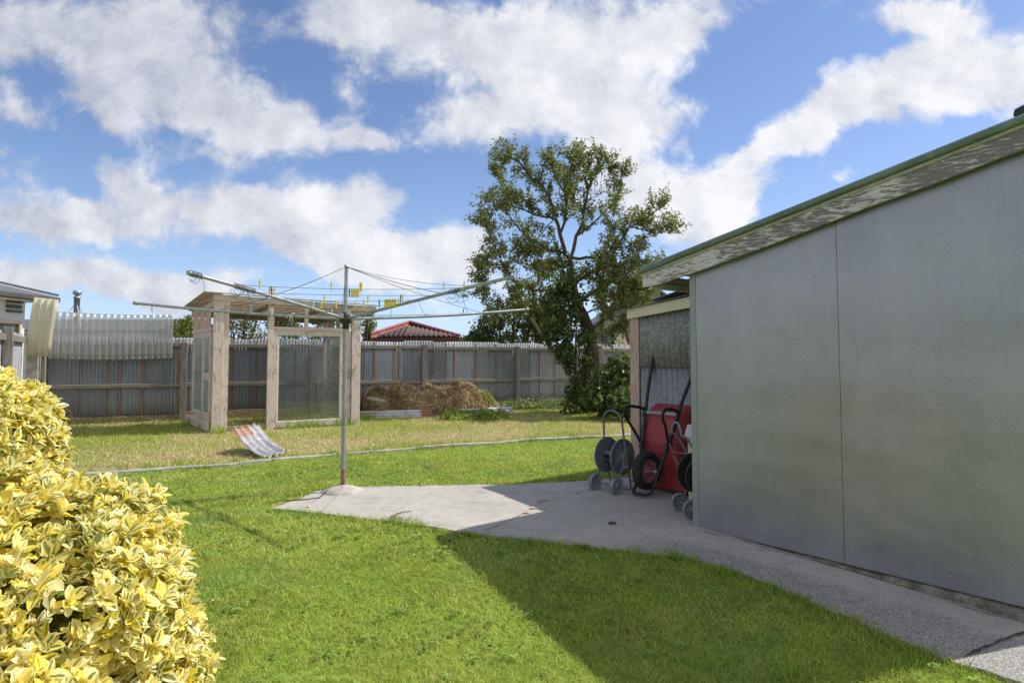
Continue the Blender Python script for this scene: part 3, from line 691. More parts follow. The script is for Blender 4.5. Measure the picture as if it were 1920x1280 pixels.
# ------------------------------------------------------------------ big shed
def wallpt(t, z, out=0.0): return Vector((SHED0.x+WD.x*t+WN.x*out, SHED0.y+WD.y*t+WN.y*out, z))
SL = .2137
def rz(t, top=2.406): return top+SL*t
def make_shed():
    s = thing('shed', SHED0, 'large flat grey steel clad shed with flaking white barge board and green roof edge', 'shed')
    T1 = 2.5; UP = Vector((0, 0, 1))
    def panel(t0, t1, out, seam):
        mb = MB(); zb = .012
        poly = [wallpt(t0, zb, out-.003), wallpt(t1, zb, out-.003), wallpt(t1, rz(t1)-.16, out-.003), wallpt(t0, rz(t0)-.16, out-.003)]
        mb.prism(poly, WN*.003)
        # nail heads belong to the sheet
        pts = []; a, b = t0+.02, t1-.02
        for z in (.13, .9, 1.52, 2.1):
            for k in range(5): pts.append((a+.16+(b-a-.2)*k/4.4+random.uniform(-.03, .03), z+random.uniform(-.03, .03)))
        for k in range(14): pts.append((seam, .12+k*.165+random.uniform(-.02, .02)))
        for k in range(12): pts.append((a+(b-a)*.55+random.uniform(-.02, .02), .2+k*.19))
        for k in range(5): pts.append((random.uniform(a+.1, b-.1), random.uniform(.2, 2.2)))
        for t, z in pts:
            if z < rz(t)-.25: mb.lathe(wallpt(t, z, out), WN, [(-.001, .0036), (.0018, .003), (.0024, .0005)], 7, m=1)
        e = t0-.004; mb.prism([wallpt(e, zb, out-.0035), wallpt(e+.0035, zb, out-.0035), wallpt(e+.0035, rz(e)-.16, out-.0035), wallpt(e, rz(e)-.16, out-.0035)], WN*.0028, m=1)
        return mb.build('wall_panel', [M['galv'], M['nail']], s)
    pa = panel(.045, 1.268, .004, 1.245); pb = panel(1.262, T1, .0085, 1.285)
    for pts, w in (([(1.60, .36), (1.72, .345), (1.9, .30), (2.05, .25), (2.2, .17)], .003), ([(2.13, .19), (2.135, .10)], .003), ([(2.0, .16), (2.04, .155)], .003)):
        mb = MB(); vs = []
        for t, z in pts:
            ww = w*random.uniform(.5, 1); vs += [wallpt(t, z-ww, .0105), wallpt(t, z+ww, .0105)]
        mb.add(vs, [(2*i, 2*i+2, 2*i+3, 2*i+1) for i in range(len(pts)-1)]); mb.build('scratch', M['scuff'], pb)
    mb = MB(); c = wallpt(.1, 1.445, .006); n = 9
    mb.add([c+WD*(.014*math.cos(6.28*i/n)*random.uniform(.6, 1.1))+UP*(.018*math.sin(6.28*i/n)) for i in range(n)], [tuple(range(n))]); mb.build('paint_chip', M['scuff'], pa)
    # corner trim folded round the edge
    mb = MB(); h = rz(0)-.17-.005
    mb.box(wallpt(.021, .008+h/2, .006), (.058, .008, h), (WD, WN, UP)); mb.box(wallpt(-.006, .008+h/2, -.03), (.008, .064, h), (WD, WN, UP))
    mb.build('corner_trim', M['trim'], s, bevel=.002)
    # side and rear walls of the shed
    mb = MB(); D = 4.0
    mb.prism([wallpt(.0, .0, -.06), wallpt(.0, rz(0)-.03, -.06), wallpt(.0, rz(0)-.03, -D), wallpt(0, 0, -D)], WD*.02)
    mb.prism([wallpt(T1-.02, .0, -.02), wallpt(T1-.02, rz(T1)-.03, -.02), wallpt(T1-.02, rz(T1)-.03, -D), wallpt(T1-.02, -.1, -D)], WD*.02)
    mb.prism([wallpt(.0, 0, -D), wallpt(T1, 0, -D), wallpt(T1, rz(T1)-.03, -D), wallpt(0, rz(0)-.03, -D)], WN*.02)
    mb.build('wall', M['galv'], s)
    # foundation, crumbling and sinking towards the camera end
    mb = MB(); k = 46; vs = []
    for i in range(k+1):
        t = .01+(T1-.02)*i/k; p = wallpt(t, 0); zb = gz(p.x, p.y)-.05; o1 = .004+.03*float(vnoise(t, 1, 6, 3))*(t/T1+.25); zt = .004-.035*float(vnoise(t, 5, 9, 6))**2
        vs += [wallpt(t, zb, o1+.02), wallpt(t, min(zt-.012, zb+.2)-.02, o1+.008), wallpt(t, zt, o1-.012), wallpt(t, .01, -.06)]
    mb.add(vs, [(4*i+j, 4*i+4+j, 4*i+5+j, 4*i+1+j) for i in range(k) for j in range(3)], 0, True); mb.build('foundation', M['found'], s)
    # barge board with a slight sag in its lower edge, and the green rolled flashing above it
    ta, tb = -.47, T1+.12; k = 40; vs = []
    for i in range(k+1):
        t = ta+(tb-ta)*i/k; zt = rz(t)-.042; zl = rz(t)-.208-.010*math.sin(t*2.1+.5)-.012*max(0, 1-abs(t-1.9)/.35)
        if t < -.28: zl += (-.28-t)*.12
        vs += [wallpt(t, zl, .055), wallpt(t, zt, .055), wallpt(t, zt, .085), wallpt(t, zl, .085)]
    fs = [(4*i+j, 4*i+(j+1) % 4, 4*i+4+(j+1) % 4, 4*i+4+j) for i in range(k) for j in range(4)]+[(0, 3, 2, 1), (4*k, 4*k+1, 4*k+2, 4*k+3)]
    mb = MB(); mb.add(vs, fs); mb.build('barge_board', M['barge'], s, bevel=.003)
    mb = MB(); mb.bar(wallpt(ta+.02, rz(ta)-.060, .0915), wallpt(tb, rz(tb)-.060, .0915), .010, .026, UP); mb.build('barge_moulding', M['offwhite'], s, bevel=.004)
    prof = [(.02, .004), (.06, .012), (.10, .008), (.122, -.008), (.13, -.022), (.126, -.038), (.116, -.05), (.106, -.05), (.112, -.036), (.1, -.018), (.06, -.01), (.02, -.012)]
    mb = MB(); vs = []; tc = ta-.035
    for t in (tc, tc+.03, tb+.02):
        for o_, z_ in prof: vs.append(wallpt(t, rz(t)+z_-(0.012 if t == tc else 0), o_-(.02 if t == tc else 0)))
    n = len(prof); mb.add(vs, [(j, (j+1) % n, n+(j+1) % n, n+j) for j in range(n)]+[(n+j, n+(j+1) % n, 2*n+(j+1) % n, 2*n+j) for j in range(n)], 0, True)
    mb.add(vs[:n], [tuple(range(n))]); mb.build('roof_flashing', M['green'], s)
    # roof sheet and the underside at the eave
    mb = MB(); mb.prism([wallpt(ta-.03, rz(ta-.03)-.01, .03), wallpt(tb, rz(tb)-.01, .03), wallpt(tb, rz(tb)-.01, -D-.1), wallpt(ta-.03, rz(ta-.03)-.01, -D-.1)], UP*.015); mb.build('roof', M['green'], s)
    mb = MB(); mb.bar(wallpt(-.40, rz(-.4)-.145, .05), wallpt(-.40, rz(-.4)-.145, -D), .03, .13, UP); mb.build('fascia_board', M['cream'], s, bevel=.004)
    mb = MB(); mb.box(wallpt(-.2, rz(-.2)-.19, -D/2), (.38, D-.1, .012), (WD, WN, UP)); mb.build('soffit', M['stub'], s)
    mb = MB(); prof = [(-.055, .0), (-.055, -.05), (-.035, -.075), (.03, -.075), (.045, -.05), (.045, -.005)]
    vs = []
    for o_ in (.0, -D):
        for a, z in prof: vs.append(wallpt(-.465+a, rz(-.47)-.075+z, o_))
    n = len(prof); mb.add(vs, [(j, j+1, n+j+1, n+j) for j in range(n-1)]+[tuple(range(n))], 0, False); mb.build('gutter', M['stub'], s, solid=.003)
    # dark ridge end just in view at the top of the slope
    mb = MB(); t = 2.36; mb.lathe(wallpt(t, rz(t)+.045, .02), WD, [(-.03, .005), (-.02, .03), (.02, .045), (.30, .05), (.32, .0)], 14); mb.build('roof_end_cap', M['blackplastic'], s)
make_shed()

def make_leanto():
    L0 = Vector((1.428, 7.62, 0)); UP = Vector((0, 0, 1))
    def lp(t, z, out=0.0): return L0+WD*t+WN*out+UP*z
    s = thing('lean_to', L0, 'low lean-to with mottled sheet wall and flaking pink corner board behind the grey shed', 'lean-to')
    sl = .10; W = 1.54; D = 2.4
    def top(t): return 1.925+sl*t
    mb = MB(); mb.box(lp(.055, .96, .012), (.125, .024, 1.95), (WD, WN, UP)); mb.box(lp(-.012, .96, -.05), (.024, .12, 1.95), (WD, WN, UP)); mb.build('corner_board', M['pinkpost'], s, bevel=.003)
    mb = MB(); mb.corr(lp(.12, 1.36, .006), WD, UP, WN, W-.12, .66, .076, .006, per=6); mb.build('mottled_sheet', M['mottle'], s, solid=.002)
    mb = MB(); mb.corr(lp(.12, .04, -.004), WD, UP, WN, W-.12, 1.36, .076, .008, per=8, colf=lambda x, y: (.8 if y < .1 else .1, 0, 0)); mb.build('iron_wall', M['corr2'], s, solid=.001)
    mb = MB(); mb.prism([lp(0, -.05, -.02), lp(0, top(0)+.05, -.02), lp(0, top(0)+.05, -D), lp(0, -.05, -D)], WD*.02); mb.prism([lp(0, -.05, -D), lp(W, -.05, -D), lp(W, top(W)+.05, -D), lp(0, top(0)+.05, -D)], WN*.02); mb.build('wall', M['corr2'], s)
    mb = MB(); mb.prism([lp(-.03, top(-.03), .03), lp(W, top(W), .03), lp(W, top(W)+.125, .03), lp(-.03, top(-.03)+.115, .03)], WN*.025); mb.build('barge_board', M['cream'], s, bevel=.003)
    def rfn(p, u, v, d): return p
    d1 = (WD+UP*.118).normalized(); nn = d1.cross(WI).normalized(); nn = nn if nn.z > 0 else -nn
    mb = MB(); o = lp(-.22, top(-.22)+.125, .085); mb.corr(o, WI, d1, nn, D, 1.9, .076, .009, per=6, fn=lambda p, u, v, d: p+UP*(-.02*max(0, .15-v)/.15)); mb.build('roof', M['ltroof'], s, solid=.003)
    mb = MB(); mb.corr(lp(.32, top(.32)+.165, .07), WI, (WD+UP*.20).normalized(), nn, D, 1.3, .076, .009, per=6); mb.build('roof_patch', M['ltroof'], s, solid=.003)
    mb = MB(); mb.bar(lp(0, .0, .04), lp(W, .0, .04), .05, .09, UP); mb.build('footing', M['found'], s, bevel=.008)
make_leanto()

# ------------------------------------------------------------------ back fence
def fp(t, z, out=0.0): return FO+FD*t+FN*out+Vector((0, 0, z))
def ftop(t): return 1.905-.0065*max(0, t)
def make_fence():
    s = thing('corrugated_fence', fp(-.6, 0), 'long grey corrugated iron fence with timber posts and rails across the back', 'fence'); UP = Vector((0, 0, 1))
    t = -.62; k = 0
    while t < 15.8:
        w = .762; zt = ftop(t)+random.uniform(-.028, .02); mb = MB(); tone = random.random()
        full = random.random()
        def cf(x, y, full=full): return ((.85 if x > w-.045 else (.25 if x < .02 else 0))*(1 if full < .75 else .55)+(.22*max(0, 1-y/.3)), tone, 0)
        mb.corr(fp(t, .03, .006*(k % 2)+random.uniform(0, .003)), FD, UP, FN, w+.02, zt-.03, .0762, .0085, per=10, rows=5, colf=cf)
        mb.build('iron_sheet', M['corr'], s, solid=.0012); t += w-.025+random.choice((0, 0, -.22, -.3)); k += 1
    posts = [-.55, 2.155, 5.02, 7.88, 10.59, 13.3, 15.6]
    for i, a in enumerate(posts):
        mb = MB(); h = ftop(a)-.10+random.uniform(-.03, .03); mb.box(fp(a, h/2-.1, .10), (.12+.02*(i % 2), .11, h+.2), (FD, FN, UP)); mb.build('post', M['wood_v'], s, bevel=.008)
    for a, b in zip(posts[:-1], posts[1:]):
        for z in (ftop((a+b)/2)-.165, .80+random.uniform(-.015, .015)):
            mb = MB(); mb.bar(fp(a+.075, z+random.uniform(-.008, .008), .055), fp(b-.075, z+random.uniform(-.008, .008), .055), .07, .085, UP); mb.build('rail', M['wood_h'], s, bevel=.006)
    mb = MB(); mb.bar(fp(5.05, .10, .03), fp(2.2, .10, .03), .03, .2, UP); mb.bar(fp(-.5, .07, .03), fp(2.1, .07, .03), .03, .12, UP); mb.build('ground_board', M['wood_n'], s, bevel=.005)
    # thin rusty uprights nailed behind the rails
    for a in (.62, 1.32, 2.02, 3.7, 4.6, 6.55, 7.2, 8.12, 8.72, 9.35, 9.95, 11.3, 12.5):
        mb = MB(); zt = ftop(a)-.02; mb.box(fp(a, zt/2, .0225), (.036, .008, zt-.05), (FD, FN, UP)); mb.build('rusty_strap', RUSTS, s, bevel=.002)
RUSTS = plain('rusty_strap', (.33, .175, .085), .85, .1, .45, 9, .2, (.24, .2, .17, .7), .3, (3, 3, .5))
make_fence()

SO = Vector((-9.84, 12.9, 0)); SDr = Vector((1.47, -2.4, 0)).normalized(); SN = Vector((-SDr.y, SDr.x, 0)); SN = SN if SN.x > 0 else -SN
def make_side_fence():
    UP = Vector((0, 0, 1)); s = thing('board_fence', SO, 'weathered grey vertical board side fence at far left', 'fence')
    def sp_(t, z, out=0): return SO+SDr*t+SN*out+UP*z
    t = .25; k = 0
    while t < 6.3:
        mb = MB(); h = 1.9+random.uniform(-.015, .015); mb.box(sp_(t+.21, h/2, .0), (.42, .02, h), (SDr, SN, UP)); mb.build('board', BOARD, s, bevel=.004); t += .455
    for a, b in ((.1, 2.78), (2.92, 4.8), (4.95, 6.3)):
        for z in (1.79, .9, .25):
            mb = MB(); mb.bar(sp_(a, z, .05), sp_(b, z, .05), .05, .11, UP); mb.build('rail', M['wood_v'], s, bevel=.005)
    for a in (2.86, 4.88):
        mb = MB(); mb.box(sp_(a, .97, .09), (.12, .13, 1.98), (SDr, SN, UP)); mb.build('post', M['wood_v'], s, bevel=.008)
    # broad pale corner post where the two fences meet
    p = P(62, 700, 12.9); mb = MB(); mb.box((p.x, p.y, .85), (.20, .2, 1.75), (FD, FN, UP)); mb.build('corner_post', M['kerbc'], s, bevel=.012)
    mb = MB(); mb.box((p.x+.165, p.y+.06, .85), (.05, .07, 1.74), (FD, FN, UP)); mb.build('corner_batten', M['wood_v'], s, bevel=.006)
BOARD = plain('silvered_fence_board', (.40, .42, .45), .8, 0, .25, 7, .3, (.2, .19, .18, .6), .25, (4, 4, .4))
make_side_fence()

def make_sheets():
    UP = Vector((0, 0, 1))
    a = P(90, 672, 13.55); b = P(323, 673, 14.65); ax = (b-a); w = Vector((ax.x, ax.y, 0)).length; ax = Vector((ax.x, ax.y, 0)).normalized(); nn = Vector((ax.y, -ax.x, 0))
    def bend(p, u, v, d): return p+UP*(-.05*math.sin(u*math.pi)*.6+(.0 if v < .5 else .02*(1-u)))+nn*(.16*v*v*(u-.3)+.02*math.sin(u*5))
    mb = MB(); mb.corr((a.x, a.y, a.z), ax, UP, nn, w, .99, .125, .015, per=10, rows=8, fn=bend)
    o = mb.build('corrugated_plastic_sheet', M['fibre'], None, base=(a.x, a.y, a.z), solid=.002)
    setp(o, 'long translucent corrugated plastic sheet fixed along the top of the iron fence', 'plastic sheet')
    c = P(47, 668, 12.7); ax2 = Vector((.9, .1, 0)).normalized(); n2 = Vector((ax2.y, -ax2.x, 0)); up2 = (UP+ax2*.045).normalized()
    mb = MB(); mb.corr(c, ax2, up2, n2, .46, 1.19, .125, .022, per=12, rows=6, fn=lambda p, u, v, d: p+UP*(-.05*u*(v)+.0)-n2*(.12*v*v))
    o = mb.build('corrugated_plastic_sheet', M['fibre2'], None, base=c, solid=.002)
    setp(o, 'short upright yellowed corrugated plastic sheet at the fence corner', 'plastic sheet')
    # curled loose iron sheet in the grass
    g0 = G(540, 862)
    A = G(536, 858); Bv = G(436, 824); A0 = Vector((A.x, A.y, 0))
    ln = Vector((-.80, .60, 0)).normalized(); wd = Vector((.60, .80, 0)).normalized()   # along the ribs, across them
    o3 = G(497, 864); 
    def curl(p, u, v, d): return p+UP*(.34*v**2.0+.035*u*(1-v)*math.sin(u*9)+.03+d*.0)
    mb = MB(); mb.corr((o3.x, o3.y, .015), (G(542, 851)-o3).normalized(), (G(434, 850)-o3).normalized(), UP, .66, 1.0, .165, .022, per=14, rows=16, fn=curl,
                       colf=lambda x, y: (.78 if y > .76 and x < .42 else (.45 if y > .6 else (.5 if y < .07 and x < .3 else 0)), 0, 0))
    o = mb.build('roofing_iron', M['corrw'], None, base=(o3.x, o3.y, 0), solid=.0015)
    setp(o, 'curled loose sheet of pale corrugated iron with rusty end lying on the grass', 'iron sheet')
    # low iron sheets edging the compost heap
    for p0, p1, h, lab, rust in (((676, 786), (812, 782), .165, 'long whitish corrugated iron strip edging the dry grass heap beside the greenhouse', True), ((868, 780), (964, 775), .15, 'short whitish corrugated iron strip at the right end of the dry grass heap', False)):
        a = G(*p0); b = G(*p1); ax = (b-a).normalized(); nn = Vector((ax.y, -ax.x, 0)); L = (b-a).length
        up = (UP*.75-nn*.55).normalized()
        mb = MB(); mb.corr(a, up, ax, nn, h+.06, L, .0762, .012, per=10, rows=9, colf=lambda x, y: (.95 if rust and y > L*.8 else (.3 if y > L*.7 else 0), 0, 0))
        o = mb.build('edging_iron', M['corre'], None, base=a, solid=.0015); setp(o, lab, 'iron sheet')
make_sheets()
#@@PART3
UP = Vector((0, 0, 1))
# ------------------------------------------------------------------ greenhouse
def make_greenhouse():
    A = Vector((-5.79, 12.4, 0)); e1 = Vector((2.5, 1.45, 0)).normalized(); e2 = Vector((-1.11, 1.45, 0)).normalized(); W = 2.89; D = 1.83
    n1 = Vector((e1.y, -e1.x, 0)); n2 = Vector((-e2.y, e2.x, 0)); n2 = n2 if n2.x < 0 else -n2
    def gp(a, b, z): return A+e1*a+e2*b+UP*z
    s = thing('greenhouse', A, 'derelict greenhouse frame of flaking pinkish timber with old window sashes', 'greenhouse')
    ft = lambda a: 2.60-.042*a                     # underside line of the front beam
    def post(a0, a1, b, z0, z1, dep, m='pinkwood', nm='post'):
        mb = MB(); mb.box(gp((a0+a1)/2, b, (z0+z1)/2), (a1-a0, dep, z1-z0), (e1, n1, UP)); mb.build(nm, M[m], s, bevel=.006)
    post(.0, .185, 0, -.02, ft(0), .12); post(.188, .285, .03, -.02, ft(.2)-.004, .07)
    post(1.0, 1.115, 0, 0, ft(1), .09)
    post(2.56, 2.70, .03, .02, ft(2.6)-.01, .07); post(2.703, 2.89, 0, .0, 2.14, .11); post(2.74, 2.86, .06, 2.0, ft(2.8)-.02, .05)
    post(.0, .1, D, -.02, 2.38, .1); post(2.78, 2.89, D, -.02, 2.3, .1); post(1.72, 1.80, .02, 2.0, ft(1.75), .05)
    def sash(org, ax, nm, w, z0, z1, cols, glass, out, fw=.085, dep=.045):
        """a window sash: frame of rails and stiles, mullions, panes"""
        mb = MB(); o = Vector(org)
        q = lambda x, z, d=0: o+ax*x+UP*z+out*d
        mb.box(q(fw/2, (z0+z1)/2), (fw, dep, z1-z0), (ax, out, UP)); mb.box(q(w-fw/2, (z0+z1)/2), (fw, dep, z1-z0), (ax, out, UP))
        mb.box(q(w/2, z0+.06), (w-2*fw, dep, .12), (ax, out, UP)); mb.box(q(w/2, z1-.045), (w-2*fw, dep, .09), (ax, out, UP))
        panes = []
        for x0, x1, splits in cols:
            if x1 < w-fw-.01: mb.box(q(x1+.035, (z0+z1)/2+.015), (.07, dep*.9, z1-z0-.21), (ax, out, UP))
            zz = [z0+.12]+list(splits)+[z1-.09]
            for i in range(len(zz)-1):
                a_, b_ = zz[i], zz[i+1]
                if i > 0: mb.box(q((x0+x1)/2, a_+.0), (x1-x0, dep*.85, .10), (ax, out, UP)); a_ += .05
                if i < len(zz)-2: b_ -= .05
                panes.append((x0, x1, a_, b_))
        f = mb.build('window_frame', M['pinkwood'], s, bevel=.005)
        for x0, x1, a_, b_ in panes:
            pb = MB(); pb.box(q((x0+x1)/2, (a_+b_)/2, -.004), (x1-x0+.012, .004, b_-a_+.012), (ax, out, UP)); pb.build('pane', glass, f)
            gb = MB()   # pale putty line round the pane
            for c_, sz in ((((x0+x1)/2, a_+.008), (x1-x0, .012, .016)), (((x0+x1)/2, b_-.008), (x1-x0, .012, .016)), ((x0+.008, (a_+b_)/2), (.016, .012, b_-a_-.034)), ((x1-.008, (a_+b_)/2), (.016, .012, b_-a_-.034))):
                gb.box(q(c_[0], c_[1], .006), sz, (ax, out, UP))
            gb.build('putty', M['peg_w'], f)
    sash(gp(1.12, .0, 0), e1, 'front', 1.435, .03, 2.0, [(.085, 1.35, [])], M['glass'], n1)
    sash(gp(0, .12, 0), e2, 'left', 1.62, .22, 1.96, [(.085, .62, [1.07]), (.69, 1.535, [])], M['glass2'], n2)
    sash(gp(W-.03, .12, 0), e2, 'right', 1.62, .12, 1.96, [(.085, .86, []), (.93, 1.535, [1.05])], M['glass2'], -n2)
    mb = MB(); mb.bar(gp(1.0, -.01, 2.035), gp(2.70, -.01, 2.03), .06, .07, UP); mb.build('lintel', M['pinkwood_h'], s, bevel=.006)
    for (a, x0) in ((0, .0), (W-.03, .0)):
        for k in range(3 if a == 0 else 4):
            mb = MB(); st = .56 if a == 0 else .42; mb.box(gp(a, .20+k*st+(.24 if a == 0 else .1), 2.19), (.46 if a == 0 else .2, .012, .44), (e2, n2, UP)); mb.build('side_board', M['ply'], s, bevel=.002)
    mb = MB(); mb.bar(gp(.0, .1, 2.0), gp(.0, D, 1.98), .07, .07, UP); mb.build('side_rail', M['pinkwood_h'], s, bevel=.005)
    mb = MB(); mb.bar(gp(W, .1, 2.0), gp(W, D, 1.98), .07, .07, UP); mb.build('side_rail', M['pinkwood_h'], s, bevel=.005)
    mb = MB(); mb.bar(gp(-.05, .05, .12), gp(-.07, D+.05, .13), .06, .17, UP); mb.build('sill_plank', M['pinkwood'], s, bevel=.008)
    mb = MB(); mb.bar(gp(.285, .02, .05), gp(1.0, .02, .05), .05, .12, UP); mb.build('threshold', M['wood_n'], s, bevel=.006)
    # roof: front beam, rafters, open boards, thin sheet at the left
    mb = MB(); mb.bar(gp(-.02, -.06, ft(0)+.015), gp(3.22, -.06, ft(3.22)+.02), .05, .115, UP); mb.build('front_beam', M['pinkwood_h'], s, bevel=.006)
    mb = MB(); mb.bar(gp(.0, -.02, 2.50), gp(.0, D+.1, 2.40), .05, .10, UP); mb.build('rafter', M['pinkwood'], s, bevel=.005)
    mb = MB(); mb.bar(gp(1.05, .02, 2.49), gp(1.05, D+.1, 2.37), .05, .10, UP); mb.build('rafter', M['wood_n'], s, bevel=.005)
    mb = MB(); mb.bar(gp(2.1, .02, 2.46), gp(2.1, D+.1, 2.34), .05, .10, UP); mb.build('rafter', M['wood_n'], s, bevel=.005)
    mb = MB(); mb.bar(gp(2.85, .02, 2.43), gp(2.85, D+.1, 2.31), .05, .10, UP); mb.build('rafter', M['wood_n'], s, bevel=.005)
    mb = MB(); mb.bar(gp(-.02, D, 2.38), gp(2.95, D, 2.28), .06, .11, UP); mb.build('back_beam', M['wood_n'], s, bevel=.005)
    for k in range(8):
        b = .10+k*.232; z = 2.565-b*.066
        mb = MB(); mb.bar(gp(-.14+random.uniform(-.03, .03), b, z), gp(3.16+random.uniform(-.08, .06), b, z-.125), .16, .022, UP); mb.build('roof_board', M['roofwood'], s, bevel=.003)
    mb = MB(); mb.prism([gp(-.2, -.12, 2.705), gp(.16, -.12, 2.69), gp(.16, D+.22, 2.50), gp(-.2, D+.22, 2.51)], UP*.012); mb.build('roof_edge_board', M['pinkwood'], s, bevel=.003)
    mb = MB(); mb.bar(gp(-.02, -.115, 2.70), gp(3.24, -.115, 2.57), .09, .018, UP); mb.build('roof_edge_strip', M['pinkwood_h'], s, bevel=.003)
make_greenhouse()

# ------------------------------------------------------------------ rotary clothesline
def proj(p):
    d = p-Vector((0, 0, CAMH)); zc = d.y*cp+d.z*sp; yc = -d.y*sp+d.z*cp
    return CX+F*d.x/zc, CY-F*yc/zc
lines = []
def make_line():
    B = G(643, 924); Yb = B.y; base = Vector((B.x, B.y, .02))
    s = thing('rotary_clothesline', base, 'old rotary clothesline with four bent pipe arms on a grey pole', 'clothesline')
    top = P(646, 498, Yb); hub = P(646, 598, Yb); top.x = hub.x = B.x+.005
    mb = MB(); mb.tube([base, (B.x, B.y, hub.z-.03)], .0245, 16); mb.build('pole', M['pole'], s)
    mb = MB(); mb.tube([base+Vector((0, 0, .05)), base+Vector((0, 0, .24))], .0250, 16); mb.build('rusty_sleeve', M['rustpole'], s)
    mb = MB(); mb.tube([(B.x, B.y, hub.z-.06), top], .0195, 16); mb.lathe(top, UP, [(-.03, .0195), (-.03, .025), (.006, .025), (.010, .0)], 16); mb.build('inner_pole', M['steel'], s)
    mb = MB(); mb.lathe((hub.x, hub.y, hub.z), UP, [(-.11, .025), (-.105, .034), (-.05, .036), (-.045, .062), (-.01, .066), (.0, .045), (.03, .04), (.07, .03), (.075, .02)], 18); mb.build('hub', M['black'], s)
    # crank at the hub
    mb = MB(); mb.tube([hub+Vector((.03, -.02, -.09)), hub+Vector((.07, -.09, -.09)), hub+Vector((.07, -.1, -.2))], .006, 8); mb.build('winder_handle', M['steel'], s)
    ends = {'A': P(352, 511, 5.37), 'B': P(251, 568, 7.38), 'C': P(966, 518, 5.60), 'D': P(991, 580, 8.12)}
    arms = {}
    for k, e in ends.items():
        d = (e-hub); h = hub+d.normalized()*.05; L = d.length; pts = []
        for i in range(13):
            t = i/12; p = h.lerp(e, t); p.z += -.02*math.sin(t*math.pi)*(1 if k in 'BD' else -.4); pts.append(p)
        arms[k] = pts; mb = MB(); mb.tube(pts, .0165, 12)
        o = mb.build('arm', M['steel'], s)
        ax = (pts[-1]-pts[-2]).normalized(); mb = MB(); mb.lathe(e, ax, [(-.05, .0168), (-.05, .0215), (.0, .0215), (.0, .016), (-.02, .015)], 14); mb.build('arm_end', M['pole'], o)
        mb = MB(); mb.bar(h-d.normalized()*.03+UP*.0, h+d.normalized()*.14, .05, .012, UP); mb.bar(h-d.normalized()*.0+UP*.02, h+d.normalized()*.05+UP*.02, .03, .05, UP); mb.build('arm_bracket', M['steel'], o)
    def at(k, f):
        x = f*12; i = min(11, int(x)); return arms[k][i].lerp(arms[k][i+1], x-i)
    def wire(p, q, sag, r=.0023, m='wire', hang=True, nm='line', wob=0):
        pts = [p.lerp(q, i/16)-UP*(sag*4*(i/16)*(1-i/16))+Vector((0, 0, random.uniform(-wob, wob))) for i in range(17)]
        mb = MB(); mb.tube(pts, r, 5, cap=False); mb.build(nm, M[m], s)
        if hang: lines.append(pts)
    for f, g, sg in ((.30, .36, .012), (.46, .47, .015), (.60, .58, .010), (.78, .76, .03), (.17, .2, .01)): wire(at('A', f), at('C', g), sg)
    for f, g, sg in ((.32, .34, .02), (.52, .55, .03), (.72, .74, .05)): wire(at('B', f), at('D', g), sg)
    for f, g, sg in ((.36, .36, .03), (.55, .48, .05)): wire(at('A', f), at('B', g), sg, wob=.004)
    for f, g, sg in ((.3, .2, .03), (.47, .42, .06), (.72, .66, .10), (.86, .7, .16)): wire(at('C', f), at('D', g), sg, wob=.002)
    for k, f, sg in (('A', .52, .04), ('C', .62, .02), ('D', .72, .03), ('B', .60, .05)): wire(top-UP*.012, at(k, f), sg, .0034, 'cable' if k == 'A' else 'wire', False, 'stay')
    wire(top-UP*.012, at('C', .80), .05, .0022, 'wire', False, 'stay'); wire(top-UP*.02, hub+Vector((-.04, -.03, .05)), .0, .0025, 'wire', False, 'stay')
    # wire wound round two arms
    def coil(k, f0, f1, turns, m, loops):
        mb = MB(); n = turns*9; pts = []
        for i in range(n+1):
            t = f0+(f1-f0)*i/n; p = at(k, t); ax = (at(k, min(1, t+.02))-p).normalized(); a = ax.orthogonal().normalized(); b = ax.cross(a); an = 6.2832*turns*i/n; r = .021+.006*random.random()
            pts.append(p+a*math.cos(an)*r+b*math.sin(an)*r)
        mb.tube(pts, .0035, 5, cap=False)
        for _ in range(loops):
            c = at(k, random.uniform(f0, f1)); r = random.uniform(.025, .045 if k == 'A' else .07); q = [c+Vector((r*1.1*math.sin(6.28*j/16)+random.uniform(-.006, .006), .02*math.sin(3*j), -r+r*math.cos(6.28*j/16)+random.uniform(-.006, .006))) for j in range(random.randint(11, 17))]
            mb.tube(q, .0022, 5, cap=False)
        return mb.build('wire_wrap', M[m], s)
    coil('A', .63, .755, 11, 'rustpole', 3); coil('A', .93, .99, 6, 'wire', 2); coil('C', .66, .72, 5, 'wire', 6)
    mb = MB(); p = at('A', .68); mb.tube([p, p+Vector((.02, 0, -.06)), p+Vector((.05, 0, -.10)), p+Vector((.045, 0, -.14)), p+Vector((.065, 0, -.15))], .003, 5)
    p = at('A', .93); mb.tube([p, p+Vector((.03, 0, -.10)), p+Vector((.02, 0, -.14)), p+Vector((-.01, 0, -.19))], .0022, 5); p = at('B', .9); mb.tube([p+Vector((-.02, 0, 0)), p+Vector((-.02, 0, -.06)), p+Vector((-.012, 0, -.09))], .004, 5)
    mb.build('loose_wire', M['wire'], s)
    mb = MB(); p = at('B', .23); mb.tube([p+Vector((-.07, 0, -.02)), p+Vector((0, -.015, .02)), p+Vector((.03, -.02, .035)), p+Vector((.035, 0, .01)), p+Vector((-.01, -.02, 0)), p+Vector((-.02, -.02, -.06))], .005, 6); mb.tube([p+Vector((0, -.02, .01)), p+Vector((.02, -.02, -.065))], .005, 6); mb.build('string_knot', M['peg_w'], s)
    # domed concrete footing
    mb = MB(); n = 28; vs = []; prof = [(1.0, -.02), (.93, .012), (.75, .035), (.5, .055), (.25, .068), (.0, .074)]
